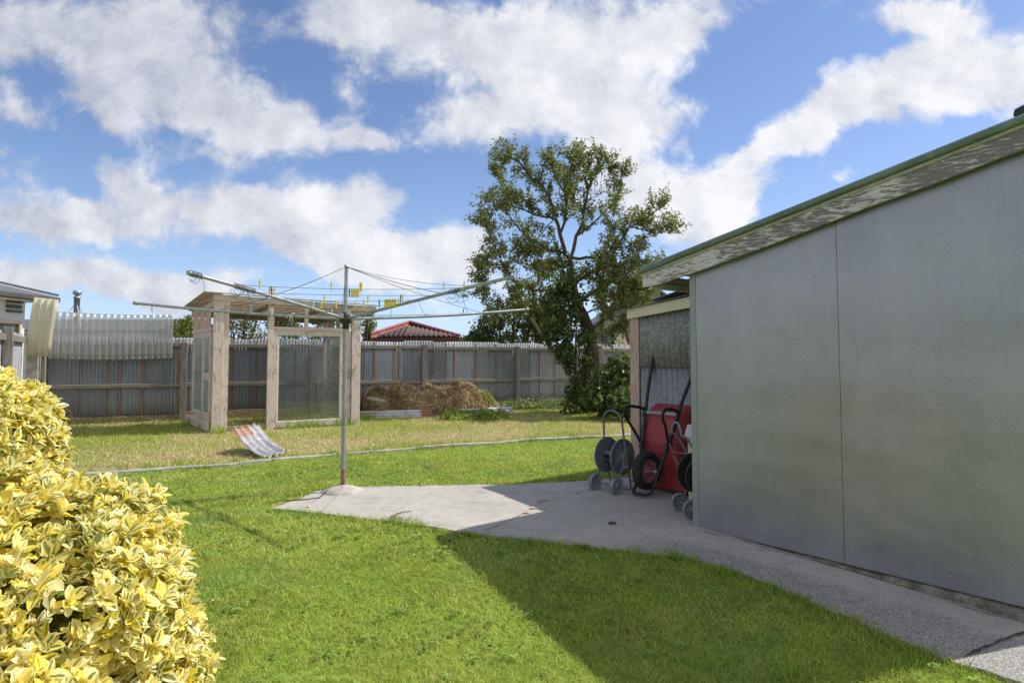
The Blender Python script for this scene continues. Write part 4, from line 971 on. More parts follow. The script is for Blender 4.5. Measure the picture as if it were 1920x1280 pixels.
    for r, z in prof:
        for j in range(n):
            an = 6.2832*j/n; q = 1+.10*float(vnoise(math.cos(an)*1.3+9, math.sin(an)*1.3+9, 1.5, 2)); vs.append((base.x+.23*r*q*math.cos(an), base.y+.20*r*q*math.sin(an)-.02, z+.018+.006*float(vnoise(j*.7, r*5, 1, 4))))
    mb.add(vs, [(i*n+j, i*n+(j+1) % n, (i+1)*n+(j+1) % n, (i+1)*n+j) for i in range(len(prof)-1) for j in range(n)], 0, True); mb.build('footing', M['mound'], s)
    # cable from the footing to the grass
    mb = MB(); pts = [(638, 921), (618, 926), (604, 933), (598, 938), (575, 941), (545, 943), (520, 944), (505, 948)]
    mb.tube([G(*p)+Vector((0, 0, .03+(.055 if i == 0 else (.035 if i == 1 else 0)))) for i, p in enumerate(pts)], .005, 6)
    o = mb.build('ground_cable', M['black'], None, base=G(570, 941)); setp(o, 'thin dark cable lying from the pole footing to the grass', 'cable')
    return s
make_line()

def peg_mesh(mname):
    mb = MB()
    for sg in (-1, 1):
        mb.prism([(-.0045, sg*.002, .0), (.0045, sg*.002, .0), (.0045, sg*.009, -.008), (.0045, sg*.0045, .034), (-.0045, sg*.0045, .034), (-.0045, sg*.009, -.008)], (0, 0, 0.0001)) if False else None
        mb.box((0, sg*.0048, -.024), (.0095, .0065, .054)); mb.box((0, sg*.0072, .016), (.0095, .0065, .028))
    mb.lathe((-.008, 0, .0), (1, 0, 0), [(0, .006), (.016, .006)], 10)
    return mb.build('clothes_peg', M[mname], None, bevel=.001)
pegs_src = {}
def pegs():
    L = [(487, 536, 'y', 'lone yellow peg on the upper line near the wire wrapped arm'), (505, 563, 'y', 'yellow peg left of the brown peg above the greenhouse mullion'), (509, 562, 'br', 'brown peg between two yellow pegs above the greenhouse mullion'), (514, 563, 'y', 'yellow peg right of the brown peg above the greenhouse mullion'),
         (621, 549, 'y', 'single yellow peg just left of the pole on the upper line'), (603, 575, 'y', 'lower yellow peg of a close pair left of the pole'), (608, 571, 'y', 'higher yellow peg of a close pair left of the pole'), (630, 575, 'y', 'single yellow peg next left of the pole on the lower line'),
         (666, 576, 'y', 'single yellow peg first right of the pole on the lower line'), (682, 577, 'y', 'lower yellow peg of a pair right of the pole'), (690, 570, 'y', 'higher yellow peg of a pair right of the pole'), (711, 576, 'g', 'lone green peg on the lower line right of the pole'),
         (832, 543, 'y', 'yellow peg standing at the middle of the right rising arm'), (870, 542, 'y', 'yellow peg beside the looped wire on the right rising arm'), (869, 590, 'g', 'green peg hanging on the low right arm'),
         (470, 572, 'b', 'pale grey blue peg dangling below the left rising arm'), (583, 576, 'b', 'pale grey peg left of the white peg before the greenhouse'), (588, 572, 'w', 'tall white peg in front of the greenhouse roof'), (622, 592, 'w', 'white peg on the arm close to the hub'), (655, 590, 'w', 'white peg right beside the hub'), (510, 590, 'w', 'white peg on the low left arm before the greenhouse mullion'),
         (655.0, 550, 'g', 'green peg at the left end of the upper row of yellow pegs'), (747, 572, 'y', 'yellow peg left of the green peg at the end of the lower row'), (751, 571, 'g', 'green peg at the right end of the lower row of pegs'), (755, 571, 'y', 'yellow peg right of the green peg at the end of the lower row')]
    for i in range(8): L.append((659+i*2.7, 550, 'y', 'yellow peg in the tight upper row of eight right of the pole'))
    for i in range(9): L.append((722+i*2.5, 571, 'y', 'yellow peg in the tight lower row of nine over the right arm'))
    src = {k: peg_mesh({'y': 'peg_y', 'g': 'peg_g', 'b': 'peg_b', 'br': 'peg_br', 'w': 'peg_w'}[k]) for k in ('y', 'g', 'b', 'br', 'w')}
    used = set()
    for px, py, k, lab in L:
        best = None
        for pts in lines:
            for a, b in zip(pts[:-1], pts[1:]):
                pa, pb = proj(a), proj(b)
                if min(pa[0], pb[0])-.1 <= px <= max(pa[0], pb[0])+.1 and abs(pb[0]-pa[0]) > .01:
                    t = (px-pa[0])/(pb[0]-pa[0]); q = a.lerp(b, t); y = pa[1]+(pb[1]-pa[1])*t; sc = abs(y-(py-2))
                    if best is None or sc < best[0]: best = (sc, q, (b-a))
        if best is None: continue
        q, d = best[1], best[2]
        o = src[k] if k not in used else src[k].copy()
        if k in used: C.objects.link(o)
        used.add(k); up = .021 if random.random() < .8 else -.004
        o.location = q+Vector((0, 0, .032)); o.rotation_euler = (random.uniform(-.12, .12), random.uniform(-.06, .06), math.atan2(d.y, d.x)+random.uniform(-.08, .08))
        setp(o, lab, 'peg', 'clothes pegs on the clothesline wires')
pegs()

# ------------------------------------------------------------------ wheelbarrow, upended against the lean-to
def make_barrow():
    O = Vector((1.385, 6.80, .018)); th = math.radians(20)
    l = WD; m_ = (WN*math.cos(th)+UP*math.sin(th)); d = (UP*math.cos(th)-WN*math.sin(th))
    q = lambda a, b, c: O+l*a+m_*b+d*c
    s = thing('wheelbarrow', O, 'red wheelbarrow upended on its wheel against the lean-to wall', 'wheelbarrow')
    # one bent tube each side, joined by the nose loop under the wheel
    for sg in (-1, 1):
        pts = [(sg*.115, .02, .10), (sg*.125, .012, .25), (sg*.16, .0, .50), (sg*.20, .0, .80), (sg*.235, .0, 1.05), (sg*.27, -.015, 1.28), (sg*.295, -.03, 1.50), (sg*.305, -.02, 1.95)]
        if sg < 0: pts = pts[:]
        mb = MB(); mb.tube([q(*p) for p in pts], .019, 12); o = mb.build('handle', M['black'], s)
        mb = MB(); a, b = q(sg*.3015, -.0235, 1.78), q(sg*.3055, -.0195, 1.97); mb.tube([a, b], .0225, 12); mb.build('grip', M['rubber'], o)
    pts = [(-.115, .02, .10), (-.11, .05, .04), (-.08, .085, .012), (-.03, .10, .006), (.03, .10, .006), (.08, .085, .012), (.11, .05, .04), (.115, .02, .10)]
    mb = MB(); mb.tube([q(*p) for p in pts], .017, 10); mb.build('nose_loop', M['black'], s)
    # wheel
    wc = q(0, .045, .265); r = .195
    w = MB(); w.lathe(wc, l, [(-.035, r*.62), (-.05, r*.70), (-.055, r*.84), (-.045, r*.95), (-.02, r), (.02, r), (.045, r*.95), (.055, r*.84), (.05, r*.70), (.035, r*.62)], 40, closed=True)
    for k in range(30):
        an = k*2*math.pi/30; rad = (m_*math.cos(an)+d*math.sin(an)); w.box(wc+rad*(r+.001), (.07, .012, .008), (l, rad.cross(l), rad))
    wh = w.build('wheel', M['rubber'], s)
    w = MB(); w.lathe(wc, l, [(-.036, r*.64), (-.040, r*.60), (-.015, r*.50), (-.012, r*.22), (-.04, r*.17), (-.042, 0)], 32); w.lathe(wc, l, [(.036, r*.64), (.040, r*.60), (.015, r*.50), (.012, r*.22), (.04, r*.17), (.042, 0)], 32); w.build('rim', M['rimred'], wh)
    w = MB(); w.tube([wc-l*.135, wc+l*.135], .010, 10); w.lathe(wc+l*.10, l, [(0, .02), (.03, .02), (.03, .008)], 8); w.lathe(wc-l*.13, l, [(0, .008), (0, .02), (.03, .02)], 8); w.build('axle', M['pole'], wh)
    # tray: base panel faces us, sides flare back towards the wall
    def ring(wt, wb, s0, s1, b, rr):
        pts = []
        cs = [(-wb, s0), (wb, s0), (wt, s1), (-wt, s1)]
        for i, (x, y) in enumerate(cs):
            px_, py_ = cs[i-1]; nx_, ny_ = cs[(i+1) % 4]
            for k in range(6):
                t = k/5; a = Vector((px_-x, py_-y)).normalized()*rr; c = Vector((nx_-x, ny_-y)).normalized()*rr
                v = Vector((x, y))+a*(1-t)**2+c*t**2; pts.append(q(v.x, b, v.y))
        return pts
    rings = [ring(.20, .185, .60, .90, -.03, .06), ring(.235, .215, .56, .95, -.042, .07), ring(.275, .235, .38, 1.03, -.15, .08), ring(.315, .262, .20, 1.09, -.245, .09), ring(.325, .27, .17, 1.10, -.262, .09), ring(.355, .30, .14, 1.13, -.268, .10), ring(.358, .303, .135, 1.135, -.29, .10), ring(.33, .275, .165, 1.105, -.29, .09), ring(.27, .23, .39, 1.03, -.16, .08), ring(.22, .20, .58, .93, -.055, .07)]
    mb = MB(); n = len(rings[0]); vs = [p for r_ in rings for p in r_]
    mb.add(vs, [(i*n+j, i*n+(j+1) % n, (i+1)*n+(j+1) % n, (i+1)*n+j) for i in range(len(rings)-1) for j in range(n)], 0, True)
    mb.add(rings[0], [tuple(range(n))]); mb.add(rings[-1], [tuple(range(n-1, -1, -1))]); tr = mb.build('tray', M['red'], s)
    mb = MB(); mb.bar(q(-.205, -.036, .585), q(.205, -.036, .585), .008, .012, m_); mb.build('tray_crease', M['red'], tr, bevel=.003)
    # bent flat legs
    for sg in (-1, 1):
        x = sg*.222; pts = [(x*.97, .012, .93), (x*1.05, .10, .925), (x*1.12, .22, .90), (x*1.14, .285, .865), (x*1.14, .30, .82), (x*1.13, .28, .775), (x*1.08, .20, .72), (x*.95, .10, .64), (x*.83, .012, .56)]
        mb = MB()
        for a, b in zip(pts[:-1], pts[1:]): mb.bar(q(*a), q(*b), .012, .034, l.cross((q(*b)-q(*a)).normalized()))
        for p in pts: mb.lathe(q(*p)-l*.017, l, [(0, .006), (.034, .006)], 8)
        mb.build('leg', M['black'], s, bevel=.002)
    mb = MB(); mb.bar(q(-.215, .012, .90), q(.225, .012, .90), .005, .032, d); mb.build('cross_strap', M['pole'], s)
    mb = MB(); mb.tube([q(.19, .03, .60), q(.30, .03, .44), q(.36, .02, .36)], .009, 8); mb.tube([q(.26, .03, .50), q(.50, .02, .50)], .008, 8); mb.build('brace', M['rustpole'], s)
    for a_, c_ in ((-.165, .54), (.165, .54), (-.215, .88), (.22, .88)):
        mb = MB(); mb.box(q(a_, .022, c_), (.034, .012, .085), (l, m_, d)); mb.build('mounting_plate', M['black'], s, bevel=.003)
make_barrow()

def make_reel(O, label, body, frame, sc=1.0, wheelm='greywheel', face=0.0, hl=0.0):
    l = (WD*math.cos(face)+WN*math.sin(face)).normalized(); o_ = Vector((l.y, -l.x, 0)); o_ = o_ if o_.dot(WN) > 0 else -o_
    s = thing('hose_reel', O, label, 'hose reel')
    q = lambda a, b, c: Vector(O)+l*(a*sc)+o_*(b*sc)+UP*(c*sc)
    for sg in (-1, 1):
        c = q(sg*.155, .06, .088); r = .085*sc
        mb = MB(); mb.lathe(c, l*sg, [(-.022, r*.9), (-.026, r*.97), (-.022, r), (.022, r), (.026, r*.97), (.02, r*.88), (.010, r*.84), (.010, r*.3), (.024, r*.26), (.026, 0)], 30); mb.lathe(c, l*-sg, [(.022, r*.9), (.012, r*.86), (.012, 0)], 30)
        for k in range(6):
            an = k*math.pi/3; rad = (o_*math.cos(an)+UP*math.sin(an)); mb.box(c+l*sg*.013+rad*r*.56, (.008, .010, r*.56), (l*sg, rad.cross(l), rad))
        mb.build('wheel', M[wheelm], s)
    mb = MB(); mb.tube([q(-.15, .06, .088), q(.15, .06, .088)], .010*sc, 8); mb.build('axle', M[frame], s)
    dc = q(0, -.09, .375); R = .195*sc
    for sg in (-1, 1):
        c = dc+l*sg*.115*sc; mb = MB(); mb.lathe(c, l*sg, [(-.012, R*.30), (-.010, R*.96), (-.012, R), (.006, R), (.012, R*.975), (.004, R*.93), (.0, R*.5), (.012, R*.34), (.016, R*.2), (.03, R*.17), (.03, 0)], 44)
        for k in range(8):
            an = k*math.pi/4+.2; rad = (o_*math.cos(an)+UP*math.sin(an)); mb.box(c-l*sg*.014+rad*R*.62, (.008, .010, R*.62), (l*sg, rad.cross(l), rad)); mb.box(c+l*sg*.004+rad*R*.70, (.008, .008, R*.44), (l*sg, rad.cross(l), rad))
        mb.build('drum_flange', M[body], s)
    mb = MB()
    for k in range(4):
        an = k*math.pi/2+.6; rad = (o_*math.cos(an)+UP*math.sin(an)); mb.box(dc+rad*R*.32, (.225*sc, .05*sc, .008), (l, rad.cross(l), rad))
    mb.tube([dc-l*.13*sc, dc+l*.13*sc], .022*sc, 12); mb.build('drum_core', M[body], s)
    mb = MB()
    pts = [q(-.15, .06, .088), q(-.15, -.02, .22), q(-.152, -.09, .375), q(-.145, -.085+hl*.35, .55), q(-.135, -.065+hl*.8, .74)]
    for k in range(9):
        an = math.pi-math.pi*k/8; pts.append(q(.13*math.cos(an), -.055+hl, .76+.11*math.sin(an)))
    pts += [q(.135, -.065+hl*.8, .74), q(.145, -.085+hl*.35, .55), q(.152, -.09, .375), q(.15, -.02, .22), q(.15, .06, .088)]
    mb.tube(pts, .0115*sc, 10); mb.build('handle_frame', M[frame], s)
    mb = MB(); mb.tube([q(-.152, -.09, .375), q(-.15, -.16, .16), q(-.14, -.20, .012), q(.14, -.20, .012), q(.15, -.16, .16), q(.152, -.09, .375)], .010*sc, 8); mb.build('foot', M[frame], s)
    mb = MB(); c = dc+l*.15*sc; mb.prism([c+o_*.04-UP*.01, c+o_*.015+UP*.11, c-o_*.01+UP*.11, c-o_*.045-UP*.01, c-o_*.05-UP*.15, c+o_*.05-UP*.15], l*.012); mb.tube([c+o_*.02-UP*.10, c+o_*.02-UP*.10+l*.06], .012, 8); mb.build('crank', M[wheelm], s, bevel=.003)
    return s
make_reel(Vector((1.06, 7.06, .018)), 'blue grey plastic hose reel cart with arched handle left of the wheelbarrow', 'greyplastic', 'greyplastic')
make_reel(Vector((1.675, 6.03, .018)), 'black hose reel cart with pale handle half hidden behind the shed corner', 'blackplastic', 'greywheel', .98, 'greywheel', .6, .20)
def make_box():
    c = Vector((1.93, 6.50, .0)); s = thing('storage_bin', c+UP*.018, 'cream bin with pale lavender lid beside the upended wheelbarrow', 'bin')
    mb = MB(); mb.box(c+UP*.34, (.24, .22, .64), (WD, WN, UP)); mb.build('body', M['cream'], s, bevel=.02)
    mb = MB(); n = [(-.15, .66), (.15, .66), (.105, .80), (-.105, .80)]; mb.prism([c+WD*a+UP*z+WN*.13 for a, z in n], -WN*.26); mb.build('lid', M['whitebox'], s, bevel=.01)
make_box()

def small_things():
    g = G(1148, 987); mb = MB(); mb.prism([g+Vector((-.035, -.012, .026)), g+Vector((.03, -.02, .026)), g+Vector((.036, .012, .026)), g+Vector((-.028, .02, .026))], UP*.016)
    o = mb.build('bark_chip', M['bark'], None, base=g+UP*.026, bevel=.004); setp(o, 'small dark bark chip lying on the shaded concrete', 'bark chip')
    g = G(735, 970); mb = MB(); mb.tube([G(731, 976)+UP*.03, G(745, 969)+UP*.034, G(757, 966)+UP*.033, G(771, 964)+UP*.032], [.006, .005, .004, .003], 6); mb.tube([G(745, 969)+UP*.034, G(740, 973)+UP*.035, G(742, 978)+UP*.03], .003, 5)
    o = mb.build('twig', M['bark2'], None, base=g); setp(o, 'thin bent twig at the sunny lawn edge of the concrete', 'twig')
    g = G(579, 955); mb = MB(); mb.lathe(g+UP*.03, UP, [(0, .02), (.006, .018), (.010, .0)], 9); o = mb.build('fallen_flower', M['peg_y'], None, base=g+UP*.03); setp(o, 'single yellow flower head lying on the sunny concrete', 'flower')
    for px, py, r in ((1140, 1018, .006), (1088, 1013, .005), (1270, 1010, .006), (1398, 1068, .007)):
        pass
small_things()
# ------------------------------------------------------------------ foliage helpers
def leaf_mesh(name, pts, nrm, size, cols, m, parent=None, base=None, asp=.55, rnd=.9, droop=.2):
    """one folded leaf (two triangles pairs) per point"""
    n = len(pts); nr = nrm+rng.normal(0, rnd, (n, 3)); nr /= np.linalg.norm(nr, axis=1, keepdims=True)+1e-9
    a = np.cross(nr, rng.normal(0, 1, (n, 3))); a /= np.linalg.norm(a, axis=1, keepdims=True)+1e-9; b = np.cross(nr, a)
    L = (size*(.6+.8*rng.random(n)))[:, None]; W = L*asp
    tip = a*L; tip[:, 2] -= (droop*L)[:, 0]
    V = np.stack([pts, pts+a*L*.45+b*W*.5+nr*L*.10, pts+tip, pts+a*L*.45-b*W*.5+nr*L*.10], 1)
    bb = (np.arange(n)*4)[:, None, None]; Fc = (np.array([[0, 1, 2], [0, 2, 3]])[None]+bb).reshape(-1, 3)
    cc = np.repeat(cols, 4, axis=0)
    return mesh_np(name, V.reshape(-1, 3), Fc, cc, m, parent, base, smooth=False)
def clumps(specs, n, shell=.5):
    """specs: (centre, (rx, ry, rz), weight) -> points with outward normals"""
    w = np.array([s[2] for s in specs], float); w /= w.sum(); P_, N_ = [], []
    for (c, r, _), k in zip(specs, rng.multinomial(n, w)):
        v = rng.normal(0, 1, (k, 3)); v /= np.linalg.norm(v, axis=1, keepdims=True)
        rad = (1-shell*rng.random(k)**1.6)[:, None]
        P_.append(np.array(c)[None]+v*rad*np.array(r)[None]); N_.append(v)
    return np.concatenate(P_), np.concatenate(N_)
def tones(n, dark, light, P_=None, extra=None, ex=.06, s=2.2):
    t = rng.random(n)*.6+(.4*fbm(P_[:, 0]+P_[:, 1], P_[:, 2], s, 3) if P_ is not None else .2)
    c = lerp(dark, light, np.clip(t, 0, 1))
    if extra is not None:
        k = rng.random(n) < ex; c[k] = np.asarray(extra)*(.7+.6*rng.random(k.sum()))[:, None]
    return c
def lumpy(c, r, n, lump=.45, flat=1.0):
    """clump list filling an ellipsoid unevenly"""
    out = []
    for _ in range(n):
        v = Vector((random.gauss(0, 1), random.gauss(0, 1), random.gauss(0, 1))).normalized()*random.uniform(.35, .95)
        q = random.uniform(.6, 1.3)*lump; out.append(((c[0]+v.x*r[0], c[1]+v.y*r[1], c[2]+v.z*r[2]), (r[0]*q, r[1]*q, r[2]*q*flat), q*q))
    return out

def bush(name, label, cat, foot, specs, n, size, dark, light, extra=None, ex=.05, stems=7, group=None, asp=.55, m='leaf', part='foliage'):
    s = thing(name, foot, label, cat, group); P_, N_ = clumps(specs, n)
    P_[:, 2] = np.maximum(P_[:, 2], .01)
    leaf_mesh(part, P_, N_+np.array([0, 0, .5]), np.full(n, size), tones(n, dark, light, P_, extra, ex), M[m], s, asp=asp)
    mb = MB(); f = Vector(foot)
    for k in range(stems):
        c = Vector(random.choice(specs)[0]); mid = f.lerp(c, .5)+Vector((random.uniform(-.1, .1), random.uniform(-.1, .1), .1)); r = max(.012, (c-f).length*.018)
        mb.tube([f+Vector((random.uniform(-.08, .08), random.uniform(-.08, .08), -.05)), mid, c], [r*1.6, r, r*.5], 6)
    mb.build('stem' if stems < 3 else 'branches', M['bark'], s)
    return s
GD, GL = (.035, .062, .012), (.10, .155, .035)

def back_plants():
    def pc(px, py, Y): p = P(px, py, Y); return (p.x, p.y, p.z)
    # behind the back fence
    sp = [(pc(342, 622, 18.5), (.42, .5, .42), 1), (pc(330, 640, 18.3), (.5, .5, .5), 1), (pc(358, 612, 18.6), (.3, .4, .36), .8), (pc(376, 632, 18.4), (.4, .5, .5), .7)]
    f = P(345, 660, 18.4); bush('bushy_shrub', 'bright green shrub behind the fence just left of the greenhouse', 'shrub', (f.x, f.y, 0), sp, 2600, .085, (.075, .115, .015), (.24, .30, .045), None)
    sp = [(pc(448, 600, 20), (.42, .5, .38), 1), (pc(438, 622, 20), (.45, .5, .45), 1), (pc(470, 605, 20), (.3, .4, .2), .45), (pc(474, 628, 20), (.4, .4, .3), .7), (pc(460, 580, 20), (.25, .3, .2), .4), (pc(484, 592, 20.1), (.18, .2, .09), .2)]
    f = P(446, 650, 20); bush('small_tree', 'loose brownish green small tree seen through the greenhouse doorway', 'tree', (f.x, f.y, 0), sp, 1700, .08, (.075, .075, .03), (.19, .185, .065), (.23, .17, .10), .15, part='crown', group=None)
    sp = [(pc(500, 636, 20.5), (.5, .5, .28), 1), (pc(482, 640, 20.5), (.4, .5, .22), 1)]
    f = P(492, 650, 20.5); bush('low_bush', 'low yellowish green bush top just above the fence in the greenhouse doorway', 'bush', (f.x, f.y, 0), sp+[(pc(492, 665, 20.5), (.6, .5, .5), 1)], 1000, .06, (.12, .14, .02), (.28, .28, .06))
    sp = lumpy(pc(556, 606, 21), (.85, .8, .7), 10, .42)+lumpy(pc(620, 612, 21.5), (.7, .7, .5), 6, .45)
    f = P(575, 650, 21); bush('dense_tree', 'dense dark green tree behind the greenhouse glass', 'tree', (f.x, f.y, 0), sp, 4200, .085, (.03, .055, .012), (.105, .165, .04), part='crown')
    sp = [(pc(688, 588, 20), (.24, .3, .22), 1), (pc(694, 606, 20), (.2, .3, .25), 1), (pc(684, 615, 20), (.3, .3, .3), 1)]
    f = P(688, 650, 20); bush('leafy_tree', 'small light green tree between the greenhouse and the red roofed garage', 'tree', (f.x, f.y, 0), sp, 900, .08, (.07, .12, .02), (.20, .27, .06), part='crown')
    sp = [(pc(866, 637, 34), (.5, .5, .28), 1), (pc(874, 640, 34), (.4, .5, .3), 1)]
    f = P(868, 650, 34); bush('distant_bush', 'tiny hazy bush beyond the right end of the red roof', 'bush', (f.x, f.y, 0), sp, 500, .09, (.10, .13, .05), (.20, .24, .10))
    sp = lumpy(pc(955, 610, 21.5), (1.25, .9, .72), 13, .36)+[(pc(905, 628, 21.5), (.45, .5, .35), 1.2), (pc(890, 640, 21.5), (.4, .5, .3), 1), (pc(925, 600, 21.5), (.5, .5, .4), 1.2), (pc(985, 595, 21.5), (.6, .5, .5), 1.2), (pc(1020, 600, 21.5), (.7, .6, .6), 1.5), (pc(950, 640, 21.5), (1.2, .5, .3), 1.2), (pc(965, 570, 21.5), (.35, .4, .35), .8)]
    f = P(950, 650, 21.5); bush('round_tree', 'broad rounded green tree behind the fence left of the old fruit tree', 'tree', (f.x, f.y, 0), sp, 7500, .10, (.03, .058, .013), (.115, .17, .04), part='crown')
    sp = lumpy(pc(1022, 545, 19.3), (.6, .5, .95), 10, .36)+[(pc(1020, 505, 19.3), (.3, .3, .35), .6), (pc(1030, 600, 19.3), (.5, .5, .5), 1)]
    f = P(1022, 650, 19.3); bush('slender_tree', 'slender yellow green tree growing behind the fence through the fruit tree', 'tree', (f.x, f.y, 0), sp, 3400, .085, (.085, .13, .02), (.235, .30, .055), part='crown')
    # in the yard by the lean-to
    sp = lumpy(pc(1150, 722, 15.3), (.62, .6, .62), 14, .38)+[(pc(1165, 690, 15.2), (.4, .4, .35), 1), (pc(1130, 745, 15), (.5, .5, .3), 1), (pc(1172, 755, 14.6), (.4, .4, .35), 1)]
    f = G(1150, 775); bush('leafy_shrub', 'broad leaved green shrub between the ivy trunk and the lean-to', 'shrub', (f.x, f.y, 0), sp, 3000, .13, (.03, .065, .015), (.13, .20, .06), (.35, .42, .10), .03, asp=.8)
    sp = [((G(102, 800).x, G(102, 800).y, .30), (.22, .2, .28), 1), ((G(98, 800).x, G(98, 800).y, .52), (.16, .15, .2), .8), ((G(112, 800).x, G(112, 800).y, .25), (.2, .2, .25), 1)]
    f = G(104, 800); bush('weedy_shrub', 'small reddish green weedy shrub against the left end of the iron fence', 'shrub', (f.x, f.y, 0), sp, 650, .06, (.06, .085, .03), (.16, .20, .07), (.30, .14, .09), .2, 4)
    # ground cover strip in front of the fence right of the heap
    n = 5200; t = rng.uniform(8.6, 12.6, n); o = rng.uniform(.05, 1.0, n)*(.55+.45*np.clip((t-8.6)/2, 0, 1))
    x = FO.x+FD.x*t+FN.x*o; y = FO.y+FD.y*t+FN.y*o; hh = .10+.26*fbm(x, y, 1.8, 6)*np.clip((1.15-o), .2, 1); z = hh*rng.random(n)**.6
    col = tones(n, (.07, .12, .03), (.26, .34, .11)); k = rng.random(n) < .14; col[k] = np.array((.46, .50, .30))
    o_ = leaf_mesh('ground_cover', np.stack([x, y, z], -1), np.tile([0, -.2, 1.0], (n, 1)), np.full(n, .075), col, M['leaf'], asp=.6, rnd=.7)
    setp(o_, 'low pale leafy ground cover along the foot of the fence', 'ground cover', kind='stuff')
    # broad weeds at the heap foot
    n = 900; cx_ = rng.choice([845, 855, 870, 890, 905, 920, 938], n)+rng.normal(0, 9, n); g = [G(a, b) for a, b in zip(cx_, rng.normal(784, 3.5, n))]
    pts = np.array([(p.x, p.y, 0) for p in g]); pts[:, 2] = rng.random(n)*.16
    o_ = leaf_mesh('broad_weeds', pts, np.tile([0, -.3, 1.0], (n, 1)), np.full(n, .11), tones(n, (.12, .19, .02), (.34, .42, .06)), M['leaf'], asp=.55, rnd=.7)
    setp(o_, 'bright yellow green weeds at the foot of the dry grass heap', 'weeds', kind='stuff')
    # dark weedy strip along the fence foot at the left
    n = 2600; t = rng.uniform(-.3, 6.4, n); o = rng.uniform(.05, .55, n); k = fbm(t, o, 2.0, 8)
    x = FO.x+FD.x*t+FN.x*o; y = FO.y+FD.y*t+FN.y*o; z = .02+.16*k*rng.random(n)
    o_ = leaf_mesh('fence_weeds', np.stack([x, y, z], -1), np.tile([0, -.2, 1.0], (n, 1)), np.full(n, .05), tones(n, (.05, .085, .02), (.16, .21, .05), None, (.20, .13, .07), .25), M['leaf'], asp=.5, rnd=.9)
    setp(o_, 'dark straggling weeds along the foot of the left fence bays', 'weeds', kind='stuff')
back_plants()

# ------------------------------------------------------------------ dry grass heap
def make_heap():
    c = G(790, 770); base = Vector((c.x, c.y-.1, 0)); s = thing('compost_heap', base, 'big heap of dry brown cut grass and prunings by the iron fence', 'heap')
    ax = FD; nn = FN
    t0 = 6.15; t1 = 9.75
    def hgt(t, o):
        u = (t-t0)/(t1-t0)
        prof = np.interp(u, [0, .04, .12, .3, .5, .62, .70, .80, .92, 1.0], [.32, .58, .66, .64, .68, .60, .72, .62, .48, .0])
        w = np.clip(1-np.abs((o-.62)/.62)**2.6, 0, 1)
        return prof*w*(.62+.70*fbm(t, o, 3.6, 13, 4))
    nx, ny = 110, 44; tt, oo = np.meshgrid(np.linspace(t0, t1, nx), np.linspace(.02, 1.24, ny)); hh = hgt(tt, oo)+.05*(fbm(tt, oo, 11, 2)-.5)*(hgt(tt, oo) > .03)
    V = np.stack([FO.x+FD.x*tt+FN.x*oo, FO.y+FD.y*tt+FN.y*oo, hh-.015], -1).reshape(-1, 3)
    i = np.arange(nx-1)[None, :]+nx*np.arange(ny-1)[:, None]; Fc = np.stack([i, i+1, i+nx+1, i+nx], -1).reshape(-1, 4)
    cc = lerp((.16, .10, .05), (.36, .26, .13), fbm(tt, oo, 9, 4).reshape(-1)); mesh_np('mound', V, Fc, cc, M['dry'], s)
    # matted stalks: thin bent strips lying every way over the surface
    n = 15000; t = rng.uniform(t0+.03, t1-.03, n); o = rng.uniform(.05, 1.22, n); h = hgt(t, o); k = h > .05; t, o, h = t[k], o[k], h[k]; n = len(t)
    p = np.stack([FO.x+FD.x*t+FN.x*o, FO.y+FD.y*t+FN.y*o, h+rng.uniform(-.04, .04, n)], -1)
    e = .06; gt = (hgt(t+e, o)-hgt(t-e, o))/(2*e); go = (hgt(t, o+e)-hgt(t, o-e))/(2*e)
    an = rng.uniform(0, 6.283, n)*.5+vnoise(t, o, 2.5, 3)*6.283; L = rng.uniform(.05, .22, n)
    dt, do = np.cos(an), np.sin(an)*.8; dz = np.clip(gt*dt+go*do, -1.2, 1.2)
    d = np.stack([FD.x*dt+FN.x*do, FD.y*dt+FN.y*do, np.clip(dz, -.45, .45)+rng.normal(0, .22, n)], -1)
    sd = np.cross(d, np.array([0, 0, 1.0])+rng.normal(0, .5, (n, 3))); sd /= np.linalg.norm(sd, axis=1, keepdims=True)+1e-9
    w = rng.uniform(.0025, .0065, n)[:, None]; bend = rng.normal(0, .02, (n, 3)); bend[:, 2] = np.abs(bend[:, 2])
    V = np.stack([p-sd*w, p+sd*w, p+d*L[:, None]*.5+bend-sd*w, p+d*L[:, None]*.5+bend+sd*w, p+d*L[:, None]-sd*w*.4, p+d*L[:, None]+sd*w*.4], 1).reshape(-1, 3)
    Fc = (np.array([[0, 1, 3, 2], [2, 3, 5, 4]])[None]+(np.arange(n)*6)[:, None, None]).reshape(-1, 4)
    tone = np.clip(fbm(t, o, 2.2, 7)*1.4-.2+rng.normal(0, .22, n), 0, 1); col = lerp((.30, .21, .12), (.80, .65, .40), tone)
    sk = (fbm(t, o, 4.5, 61) > .58); col[sk] = lerp((.18, .12, .07), (.40, .29, .17), rng.random(sk.sum()))
    gk = (fbm(t, o, 3, 40) > .66); col[gk] = lerp((.20, .24, .06), (.42, .44, .14), rng.random(gk.sum()))
    setp(mesh_np('dry_stalks', V, Fc, np.repeat(col, 6, axis=0), M['dry'], s, smooth=False), kind='stuff')
    # low board and a piece of prunings
    mb = MB(); a = P(692, 745, 15.35); b = P(718, 752, 15.05); mb.bar(a, b, .16, .03, UP+FN*.4); mb.build('board_scrap', M['roofwood'], s, bevel=.004)
    mb = MB(); a = P(705, 757, 15.1); b = P(724, 751, 15.1); mb.bar(a, b, .05, .03, UP); mb.build('board_scrap', M['roofwood'], s, bevel=.004)
make_heap()

